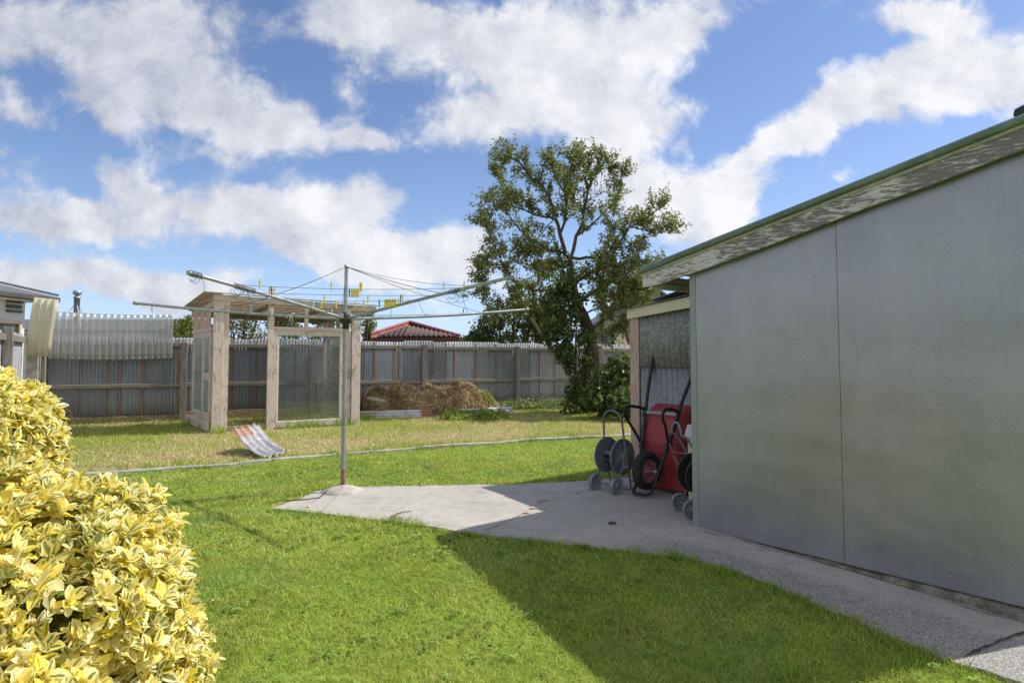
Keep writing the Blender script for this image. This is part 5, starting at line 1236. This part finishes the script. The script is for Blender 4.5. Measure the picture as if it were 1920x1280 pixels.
# ------------------------------------------------------------------ old fruit tree with ivy
def make_fruit_tree():
    Y0 = 16.6; base = P(1100, 774, Y0); base.z = 0
    s = thing('fruit_tree', base, 'tall open crowned old fruit tree with crooked trunk at the fence', 'tree')
    T = lambda pts: [P(a, b, Y0+c) for a, b, c in pts]
    trunk = T([(1102, 778, 0), (1104, 740, 0), (1107, 700, 0), (1109, 655, .05), (1105, 620, .1), (1093, 590, .1), (1080, 568, .1), (1073, 535, .1), (1068, 495, .1), (1060, 474, .1)])
    trunk[0].z = -.05
    mb = MB(); mb.tube(trunk, [.23, .19, .17, .155, .15, .14, .13, .115, .10, .085], 12)
    for v in range(len(mb.v)):
        x, y, z = mb.v[v]; q = (float(vnoise(x*3+y, z, 3.1, 4))-.5)*.05; mb.v[v] = (x+q, y+q*.6, z)
    mb.build('trunk', M['bark'], s)
    limbs = [([(1060, 474, .1), (1050, 440, 0), (1041, 409, -.2), (1029, 367, -.4), (1008, 340, -.5), (985, 318, -.6), (957, 295, -.7), (935, 298, -.7)], .07),
             ([(1067, 493, .1), (1080, 443, .3), (1094, 400, .4), (1103, 355, .5), (1098, 325, .5), (1092, 300, .5)], .065),
             ([(1083, 570, .1), (1113, 546, .3), (1138, 531, .5), (1172, 514, .8), (1210, 503, 1.0), (1228, 515, 1.0)], .075),
             ([(1072, 483, .1), (1100, 482, -.2), (1130, 483, -.4), (1155, 464, -.5), (1180, 426, -.6), (1215, 408, -.8), (1240, 388, -.9)], .055),
             ([(1180, 426, -.6), (1205, 431, -.6), (1232, 438, -.6), (1250, 434, -.6)], .024),
             ([(1074, 540, .1), (1100, 515, -.3), (1130, 503, -.6), (1172, 493, -.9), (1197, 520, -1.1), (1205, 560, -1.1)], .045),
             ([(1072, 538, .1), (1040, 550, -.2), (1003, 545, -.4), (965, 530, -.5), (943, 495, -.6), (925, 455, -.6), (910, 425, -.6)], .05),
             ([(1060, 474, .1), (1030, 470, .3), (1008, 466, .4), (985, 440, .5), (955, 405, .6), (922, 378, .7)], .045),
             ([(1041, 409, -.2), (1000, 402, .0), (962, 388, .1), (938, 345, .2), (930, 320, .2)], .035),
             ([(1050, 440, 0), (1060, 400, -.3), (1058, 360, -.5), (1040, 330, -.6), (1028, 305, -.6)], .045),
             ([(1080, 443, .3), (1110, 420, .6), (1140, 390, .8), (1160, 360, .9), (1165, 335, .9)], .035),
             ([(1058, 360, -.5), (1070, 330, -.4), (1072, 315, -.4), (1074, 298, -.4)], .025),
             ([(1103, 355, .5), (1120, 325, .5), (1128, 300, .5), (1140, 315, .5)], .02),
             ([(1178, 640, -.8), (1172, 600, -.8), (1163, 565, -.6), (1160, 530, -.4), (1150, 500, -.3)], .05),
             ([(1176, 628, -.8), (1150, 600, -.6), (1132, 570, -.5), (1128, 540, -.5)], .028), ([(1172, 600, -.8), (1148, 625, -.6), (1128, 630, -.4)], .02), ([(1163, 565, -.6), (1190, 545, -.6), (1222, 545, -.6)], .02), ([(1160, 530, -.4), (1140, 515, -.3), (1118, 520, -.2)], .018),
             ([(1172, 600, -.8), (1190, 560, -.9), (1215, 535, -.9), (1230, 520, -1)], .03),
             ([(1155, 464, -.5), (1185, 470, -.6), (1205, 490, -.7), (1215, 520, -.8)], .025),
             ([(1003, 545, -.4), (960, 560, -.3), (930, 580, -.3), (905, 530, -.3), (898, 510, -.3)], .02),
             ([(1000, 402, .0), (985, 375, -.2), (960, 365, -.3), (930, 392, -.3), (908, 415, -.3)], .022),
             ([(1113, 546, .3), (1150, 560, .4), (1182, 578, .5), (1205, 572, .5)], .03),
             ([(1172, 514, .8), (1195, 540, .7), (1208, 585, .6)], .025), ([(1093, 590, .1), (1125, 577, .0), (1150, 590, -.2), (1165, 615, -.3)], .03),
             ([(1003, 545, -.4), (978, 575, -.3), (950, 590, -.2)], .022), ([(1130, 503, -.6), (1150, 530, -.8), (1180, 545, -.9)], .022), ([(1073, 500, .1), (1050, 500, .3), (1020, 505, .5), (985, 500, .6)], .025),
             ([(1041, 409, -.2), (1015, 440, .2), (985, 465, .3)], .02), ([(1096, 400, .4), (1075, 380, .2), (1065, 350, .2)], .018), ([(1130, 483, -.4), (1145, 440, -.4), (1150, 405, -.3)], .022),
             ([(1030, 470, .3), (990, 480, .2), (950, 470, .1), (920, 490, .0), (905, 540, .0)], .025)]
    mb = MB(); lp = []; ln = []
    def wig(pts, amp):
        out = [pts[0]]
        for a, b in zip(pts[:-1], pts[1:]):
            out.append(a.lerp(b, .5)+Vector((random.uniform(-amp, amp), random.uniform(-amp, amp), random.uniform(-amp, amp)))); out.append(b)
        return out
    def twig(p, d, L, r, depth):
        pts = [p]; dd = d.normalized(); k = 4
        for i in range(k):
            dd = (dd+Vector((random.uniform(-.4, .4), random.uniform(-.4, .4), random.uniform(-.22, .38)))).normalized(); pts.append(pts[-1]+dd*L/k)
        mb.tube(pts, [r*(1-.7*i/k) for i in range(k+1)], 4, cap=False)
        if depth:
            for i in range(1, k+1):
                for _ in range(depth):
                    q = pts[i]; e = (dd+Vector((random.uniform(-1, 1), random.uniform(-1, 1), random.uniform(-.5, 1)))).normalized(); twig(q, e, L*random.uniform(.3, .55), max(.0035, r*.5), 0)
        for i in range(1, k+1):
            for _ in range(2 if i < k else 3):
                t = random.random(); q = pts[i-1].lerp(pts[i], t); lp.append(tuple(q+Vector((random.gauss(0, .035), random.gauss(0, .035), random.gauss(0, .035))))); ln.append((dd.x*.3, dd.y*.3, .55))
    for pts, r in limbs:
        p3 = wig(T(pts), .05); k = len(p3); mb.tube(p3, [r*.82*(1-.74*i/(k-1)) for i in range(k)], 7, cap=False)
        for i in range(1, k):
            f = i/(k-1)
            if f < .25 and r > .05: continue
            for _ in range(3):
                dd = (p3[i]-p3[i-1]).normalized(); e = (dd*.7+Vector((random.uniform(-1, 1), random.uniform(-1, 1), random.uniform(-.35, 1.1)))).normalized()
                twig(p3[i], e, random.uniform(.24, .56), .0085, 2 if random.random() < .7 else 1)
        twig(p3[-1], (p3[-1]-p3[-2]), random.uniform(.25, .45), .008, 1)
    # long bare whippy shoots at the top
    for px, py in ((1070, 300), (1074, 290), (1100, 300), (1115, 320), (1128, 318), (1040, 300), (1020, 300), (945, 300)):
        a = P(px, py+45, Y0); mb.tube([a, a+Vector((random.uniform(-.08, .08), 0, .3)), a+Vector((random.uniform(-.12, .12), 0, .6))], [.008, .006, .003], 4, cap=False)
        for j in range(7): lp.append(tuple(a+Vector((random.gauss(0, .05), random.gauss(0, .04), random.uniform(.1, .75))))); ln.append((0, 0, .5))
    mb.build('branches', M['bark2'], s)
    P_ = np.array(lp); N_ = np.array(ln); n = len(P_)
    leaf_mesh('crown', P_, N_, .072*rng.uniform(.65, 1.25, n), tones(n, (.10, .125, .035), (.30, .34, .12), P_, (.36, .34, .13), .12, 1.3), M['leaf'], s, asp=.62, rnd=.8)
    # ivy climbing the trunk and hanging beside it
    specs = []
    for a, b in zip(trunk[2:], trunk[3:]):
        for k in range(2): c = a.lerp(b, random.random()); specs.append(((c.x-.16, c.y-.1, c.z), (.17, .2, .28), .2))
    for px, py, r, w in ((1040, 600, .40, 1), (1050, 640, .38, 1), (1060, 665, .30, .8), (1035, 565, .36, .8), (1052, 575, .34, .9), (1056, 620, .34, 1), (1062, 655, .25, .6), (1055, 540, .30, .6), (1028, 625, .3, .6), (1074, 590, .22, .35), (1070, 690, .2, .35)):
        c = P(px, py, Y0-.15); specs.append(((c.x, c.y, c.z), (r*.9, r*.8, r*1.15), w))
    for px, py, r, w in ((1078, 735, .3, .7), (1088, 715, .26, .5), (1100, 745, .3, .7), (1072, 762, .3, .6), (1112, 752, .34, .7), (1098, 700, .2, .35), (1103, 675, .14, .2), (1092, 640, .16, .25), (1088, 560, .22, .4), (1075, 520, .25, .45)):
        c = P(px, py, Y0-.35); specs.append(((c.x, c.y, max(.1, c.z)), (r, r, r), w))
    n = 5600; P2, N2 = clumps(specs, n, .6); P2[:, 2] = np.maximum(.02, P2[:, 2])
    iv = thing('ivy', base+Vector((-.15, -.3, 0)), 'dark glossy ivy smothering the fruit tree trunk', 'ivy')
    leaf_mesh('foliage', P2, N2+np.array([0, -.3, .3]), np.full(n, .085), tones(n, (.020, .042, .011), (.075, .12, .03), P2, (.20, .25, .09), .10, 2), M['leaf'], iv, asp=.85, rnd=.6)
    mb = MB()
    for px, y0, y1 in ((1078, 775, 560), (1066, 775, 600), (1085, 775, 640), (1058, 690, 560)):
        mb.tube([P(px+random.uniform(-3, 3), y0+(y1-y0)*k/8, Y0-.2)for k in range(9)], .018, 6)
    mb.build('stems', M['bark'], iv)
    # timber prop leaning from the fence into the tree
    a = P(1068, 706, 17.6); b = P(996, 596, 17.5); mb = MB(); mb.bar(a, b, .07, .05, (0, 1, 0)); o = mb.build('leaning_pole', M['roofwood'], None, base=a, bevel=.006)
    setp(o, 'slanting timber pole propped from the fence up into the fruit tree', 'pole')
make_fruit_tree()

# ------------------------------------------------------------------ variegated hedge, close on the left
def make_hedge():
    ell = [((-2.24, 2.74, .10), (.83, .82, .88)), ((-1.9, 2.6, -.15), (.60, .6, .58)), ((-3.0, 3.6, .92), (.34, .50, .45)), ((-3.2, 3.35, .50), (.60, .66, .80)), ((-2.0, 2.12, -.05), (.74, .52, .62)), ((-2.6, 3.0, .46), (.46, .56, .50)), ((-1.74, 2.8, .0), (.34, .42, .48)), ((-2.9, 2.4, .4), (.72, .74, .70)), ((-2.35, 3.3, .2), (.46, .46, .5))]
    base = Vector((-2.3, 2.8, gz(-2.3, 2.8)))
    s = thing('variegated_hedge', base, 'large yellow and cream variegated leafy hedge in the left foreground', 'hedge')
    pts = []; nrs = []
    for i, (c, r) in enumerate(ell):
        c = np.array(c); r = np.array(r); area = 4*3.14159*((r[0]*r[1])**1.6/3+(r[0]*r[2])**1.6/3+(r[1]*r[2])**1.6/3)**(1/1.6)
        n = int(area*470); v = rng.normal(0, 1, (n, 3)); v /= np.linalg.norm(v, axis=1, keepdims=True)
        lump = .82+.34*fbm(v[:, 0]*2+i*3, v[:, 1]*2+v[:, 2]*1.7, 2.4, 5+i)
        dep = rng.random(n)**2*.14
        p = c+v*r*(lump-dep)[:, None]; nn = v/r; nn /= np.linalg.norm(nn, axis=1, keepdims=True)
        k = p[:, 2] > gzn(p[:, 0], p[:, 1])+.02
        for j, (c2, r2) in enumerate(ell):
            if j != i: k &= (((p-np.array(c2))/np.array(r2))**2).sum(1) > .80
        k &= (p[:, 1] > .8)
        pts.append(p[k]); nrs.append(nn[k])
    p = np.concatenate(pts); nn = np.concatenate(nrs)
    # keep what the yard side can see
    k = (nn[:, 0] > -.75) & (p[:, 0] > -4.2); p, nn = p[k], nn[k]; n = len(p)
    ax = nn*.75+np.array([0.05, -.05, .55])+rng.normal(0, .42, (n, 3)); ax /= np.linalg.norm(ax, axis=1, keepdims=True)
    rs = rng.random(n); rsz = rng.uniform(.72, 1.28, n); grn = rng.random(n) < .05+.10*(fbm(p[:, 0]*3, p[:, 2]*3+p[:, 1], 1.5, 19) > .6)
    Vs, Fs, Cs = [], [], []; off = 0
    us = np.array([0, .28, .58, .84, 1.0]); ws = np.array([.10, .82, 1.0, .62, .04])
    NL = 9
    for li in range(NL):
        whorl = li/NL
        a = np.cross(ax, rng.normal(0, 1, (n, 3)) if li == 0 else np.tile([0.3, .2, .9], (n, 1))); a /= np.linalg.norm(a, axis=1, keepdims=True)+1e-9; b = np.cross(ax, a)
        ang = li*2.39996+rng.normal(0, .25, n)+rng.random(n)*.2; rad = a*np.cos(ang)[:, None]+b*np.sin(ang)[:, None]
        el = np.radians(8+62*whorl)+rng.normal(0, .18, n)        # inner leaves stand up
        dirv = rad*np.cos(el)[:, None]+ax*np.sin(el)[:, None]; side = np.cross(ax, rad); side /= np.linalg.norm(side, axis=1, keepdims=True)+1e-9
        upv = np.cross(dirv, side); upv *= np.sign((upv*ax).sum(1))[:, None]
        L = (.063-.022*whorl)*(.70+.65*rng.random(n))*rsz; W = L*.26*(.85+.35*rng.random(n)); st = p+ax*(.012*li/NL*3)[...,] if False else p+ax*(.035*whorl)
        curl = rng.uniform(.05, .38, n); V = np.zeros((n, 5, 3, 3)); Cc = np.zeros((n, 5, 3, 3))
        r1 = np.where(grn, -.45+.5*rng.random(n), .45*rs+.55*rng.random(n)); r2 = rng.random(n)
        for ui in range(5):
            u = us[ui]; mid = st+dirv*(L*u)[:, None]-upv*(L*curl*u*u*.6)[:, None]
            w = (W*ws[ui])[:, None]; V[:, ui, 1] = mid; V[:, ui, 0] = mid+side*w+upv*w*.38; V[:, ui, 2] = mid-side*w+upv*w*.38
            Cc[:, ui, :, 1] = r1[:, None]; Cc[:, ui, :, 2] = r2[:, None]; Cc[:, ui, 1, 0] = .0 if ui not in (0, 4) else (.12 if ui == 0 else .7); Cc[:, ui, 0, 0] = 1; Cc[:, ui, 2, 0] = 1
        f = []
        for ui in range(4):
            for sd in range(2):
                q = ui*3+sd; f.append([q, q+1, q+4, q+3])
        Fs.append((np.array(f)[None]+(np.arange(n)*15)[:, None, None]).reshape(-1, 4)+off); off += n*15
        Vs.append(V.reshape(-1, 3)); Cs.append(Cc.reshape(-1, 3))
    mesh_np('foliage', np.concatenate(Vs), np.concatenate(Fs), np.concatenate(Cs), M['varieg'], s)
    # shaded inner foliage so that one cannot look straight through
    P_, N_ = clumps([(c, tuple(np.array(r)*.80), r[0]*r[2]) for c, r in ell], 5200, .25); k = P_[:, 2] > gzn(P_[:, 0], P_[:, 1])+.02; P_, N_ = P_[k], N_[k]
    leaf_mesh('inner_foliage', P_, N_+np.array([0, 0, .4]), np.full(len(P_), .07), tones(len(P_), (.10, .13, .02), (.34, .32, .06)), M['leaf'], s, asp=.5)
    mb = MB()
    for k in range(16):
        c = Vector(random.choice(ell)[0])+Vector((random.uniform(-.4, .4), random.uniform(-.4, .3), random.uniform(0, .4))); f = Vector((-2.3+random.uniform(-.3, .3), 2.9+random.uniform(-.3, .3), -.1))
        mb.tube([f, f.lerp(c, .55)+Vector((0, 0, .08)), c], [.014, .010, .005], 6)
    a = P(62, 866, 3.35); b = P(108, 853, 3.3); mb.tube([a-Vector((.25, -.05, .08)), a, P(85, 862, 3.3), b], [.010, .008, .007, .004], 6)
    mb.build('branches', M['bark'], s)
make_hedge()

# ------------------------------------------------------------------ neighbours
def make_house_left():
    s = thing('neighbour_house', (-13.0, 14, 0), 'white weatherboard house with grey steel roof beyond the side fence at left', 'house')
    X = -12.85; ye = 16.85; y0 = 6.0; ze = 3.0
    mb = MB(); mb.box((X-4, (ye+y0)/2, ze/2), (8, ye-y0, ze)); 
    mb.build('wall', M['white'], s)
    for k in range(1):
        pass
    mb = MB(); ov = .5
    a0 = Vector((X+ov, y0-ov, ze+.05)); a1 = Vector((X+ov, ye+ov, ze+.05)); b0 = Vector((X-8-ov, y0-ov, ze+.05)); b1 = Vector((X-8-ov, ye+ov, ze+.05)); rh = 1.35
    r0 = Vector((X-4, y0+3.6, ze+rh)); r1 = Vector((X-4, ye-3.9, ze+rh))
    mb.add([a0, a1, r1, r0, b0, b1], [(0, 1, 2, 3), (1, 5, 2), (5, 4, 3, 2), (4, 0, 3), (0, 4, 5, 1)]); r = mb.build('roof', M['tile'], s, solid=.03)
    mb = MB(); mb.bar(a1+Vector((0, .02, .06)), r1+Vector((0, 0, .06)), .12, .05, UP); mb.bar(r0+Vector((0, 0, .06)), r1+Vector((0, 0, .06)), .14, .05, UP); mb.build('ridge_cap', M['tile'], r)
    mb = MB(); mb.bar((X+ov+.02, y0-ov, ze-.02), (X+ov+.02, ye+ov, ze-.02), .12, .13, UP); mb.bar((X+ov-.06, ye+ov, ze-.02), (X-8, ye+ov, ze-.02), .12, .13, UP); mb.build('gutter', M['fascia'], s, bevel=.02)
    mb = MB(); mb.box((X+.22, (ye+y0)/2, ze-.10), (.42, ye-y0, .02)); mb.build('soffit', M['white'], s)
    mb = MB(); w0 = 16.0; w1 = 17.0
    # window in the wall that faces the yard
    f = MB(); yw, wz0, wz1 = 15.9, 1.55, 2.38
    f.box((X+.03, yw-.55, (wz0+wz1)/2), (.08, .08, wz1-wz0)); f.box((X+.03, yw+.75, (wz0+wz1)/2), (.08, .08, wz1-wz0)); f.box((X+.03, yw+.1, wz1-.04), (.09, 1.3, .09)); f.box((X+.03, yw+.1, wz0+.04), (.09, 1.3, .09)); f.box((X+.06, yw-.62, wz1+.03), (.18, .06, .14))
    fo = f.build('window', M['tan'], s, bevel=.006); mb = MB(); mb.box((X+.012, yw+.1, (wz0+wz1)/2), (.01, 1.3, wz1-wz0-.05)); mb.build('pane', M['darkglass'], fo)
    f = MB(); f.box((X+.03, 16.45, 2.62), (.06, .5, .06)); f.box((X+.03, 16.45, 2.86), (.06, .5, .05)); f.box((X+.02, 16.45, 2.74), (.03, .5, .09)); f.build('louvre_vent', M['fascia'], s)
    # lower wing behind the fence carrying the steel flue
    w = MB(); w.box((-13.2, 21.2, 1.1), (5.6, 3.2, 2.2)); w.build('wing_wall', M['white'], s)
    w = MB(); w.prism([(-16.2, 19.4, 2.2), (-10.2, 19.4, 2.2), (-10.2, 21.2, 2.62), (-16.2, 21.2, 2.62)], UP*.05); w.prism([(-16.2, 23.0, 2.2), (-10.2, 23.0, 2.2), (-10.2, 21.22, 2.62), (-16.2, 21.22, 2.62)], UP*.05); rf = w.build('wing_roof', M['tile'], s)
    p = P(143, 600, 20.3); tz = P(143, 545, 20.3).z
    w = MB(); w.lathe((p.x, p.y, 2.35), UP, [(0, .085), (tz-2.35-.25, .085), (tz-2.35-.25, .105), (tz-2.35-.20, .105), (tz-2.35-.19, .07), (tz-2.35-.13, .07), (tz-2.35-.12, .12), (tz-2.35, .12), (tz-2.35+.01, .0)], 18); w.build('flue', M['steel'], rf)
    w = MB(); a = Vector((p.x, p.y, tz-.38))
    for dx, dy in ((-.42, -.4), (.42, -.4), (.0, .7)): w.tube([a, (p.x+dx, p.y+dy, 2.35)], .011, 6)
    w.build('flue_stay', M['cable'], rf)
make_house_left()

def make_garage():
    Y = 24.0; q = lambda px, py, y=Y: P(px, py, y)
    s = thing('red_roofed_garage', (q(765, 640).x, Y+1, 0), 'small maroon garage with faded red hip roof behind the fence', 'garage')
    x0, x1, xa = q(686, 632).x, q(857, 632).x, q(752, 607).x; ze = 1.5+32*Y/1200; zr = 1.5+57*Y/1200
    mb = MB(); mb.box(((x0+x1)/2, Y+1.9, ze/2-.02), (x1-x0-.3, 3.4, ze-.04)); mb.build('wall', M['maroon'], s)
    ap = Vector((xa, Y+1.9, zr+.14)); a = Vector((x0-.12, Y, ze)); b = Vector((x1+.1, Y, ze)); c = Vector((x1+.1, Y+3.8, ze)); d = Vector((x0-.12, Y+3.8, ze))
    mid = a.lerp(b, .42)
    mb = MB(); mb.add([a, b, c, d, ap, mid], [(0, 5, 4), (1, 2, 4), (2, 3, 4), (3, 0, 4), (3, 2, 1, 0)]); rf = mb.build('roof', M['redroof'], s, solid=.03)
    # front right slope is dark corrugated iron
    mb = MB(); n = 70; top, bot = [], []
    for i in range(n+1):
        u = i/n; p = a.lerp(b, .16+.82*u)+Vector((0, -.06, .0)); zz = .035*math.sin(u*6.2832*16); bot.append(p+UP*(zz+.05))
        uu = .16+.82*u; ua = .40; k = min((uu-.13)/(ua-.10), (1-uu)/(1-ua))*.74+.02; foot = a.lerp(b, ua); top.append(p+(ap-foot)*k+UP*(zz+.05))
    mb.add(bot+top, [(i, i+1, n+2+i, n+1+i) for i in range(n)], 0, True); mb.build('corrugated_slope', M['slate'], rf, solid=.01)
    mb = MB(); mb.tube([b+UP*.08, ap+UP*.06], .06, 8); mb.tube([ap+UP*.06, d+UP*.06], .06, 8); mb.tube([a+UP*.05, ap+UP*.06], .06, 8); mb.build('ridge_cap', M['redroof'], rf)
    mb = MB(); mb.bar(a+Vector((0, -.05, -.10)), b+Vector((0, -.05, -.10)), .04, .15, UP); mb.build('fascia', M['maroon'], s)
make_garage()

def make_house_right():
    Y = 27.0; q = lambda px, py: P(px, py, Y)
    s = thing('grey_house', (q(1160, 640).x, Y, 0), 'grey gabled house glimpsed behind the fruit tree at right', 'house')
    xl, xr = q(1108, 640).x, q(1330, 640).x; ze = q(1100, 622).z; xa = (xl+xr)/2; za = ze+1.9
    mb = MB(); mb.prism([(xl, Y, 0), (xr, Y, 0), (xr, Y, ze), (xl, Y, ze)], (0, 7, 0)); mb.build('wall', M['greyhouse'], s)
    mb = MB(); mb.prism([(xl, Y+.01, ze+.01), (xr, Y+.01, ze+.01), (xa, Y+.01, za)], (0, 6.9, 0)); mb.build('gable', M['greyhouse'], s)
    mb = MB(); mb.prism([(xl-.4, Y-.3, ze-.12), (xa, Y-.3, za+.04), (xa, Y-.3, za+.14), (xl-.4, Y-.3, ze-.02)], (0, 7.6, 0)); mb.prism([(xr+.4, Y-.3, ze-.12), (xr+.4, Y-.3, ze-.02), (xa+.001, Y-.3, za+.14), (xa+.001, Y-.3, za+.04)], (0, 7.6, 0)); mb.build('roof', M['tile'], s)
    mb = MB(); mb.bar((xl, Y-.03, ze-.25), (xr, Y-.03, ze-.25), .06, .45, UP); mb.build('band_board', M['tile'], s)
    for px in (1141, 1160):
        c = q(px, 637); f = MB(); f.box((c.x, Y-.03, 2.0), (.62 if px < 1150 else .8, .06, .9)); fo = f.build('window', M['greyhouse'], s); g = MB(); g.box((c.x, Y-.065, 2.0), (.5 if px < 1150 else .7, .02, .8)); g.build('pane', M['blueglass'] if px < 1150 else M['cream'], fo)
make_house_right()
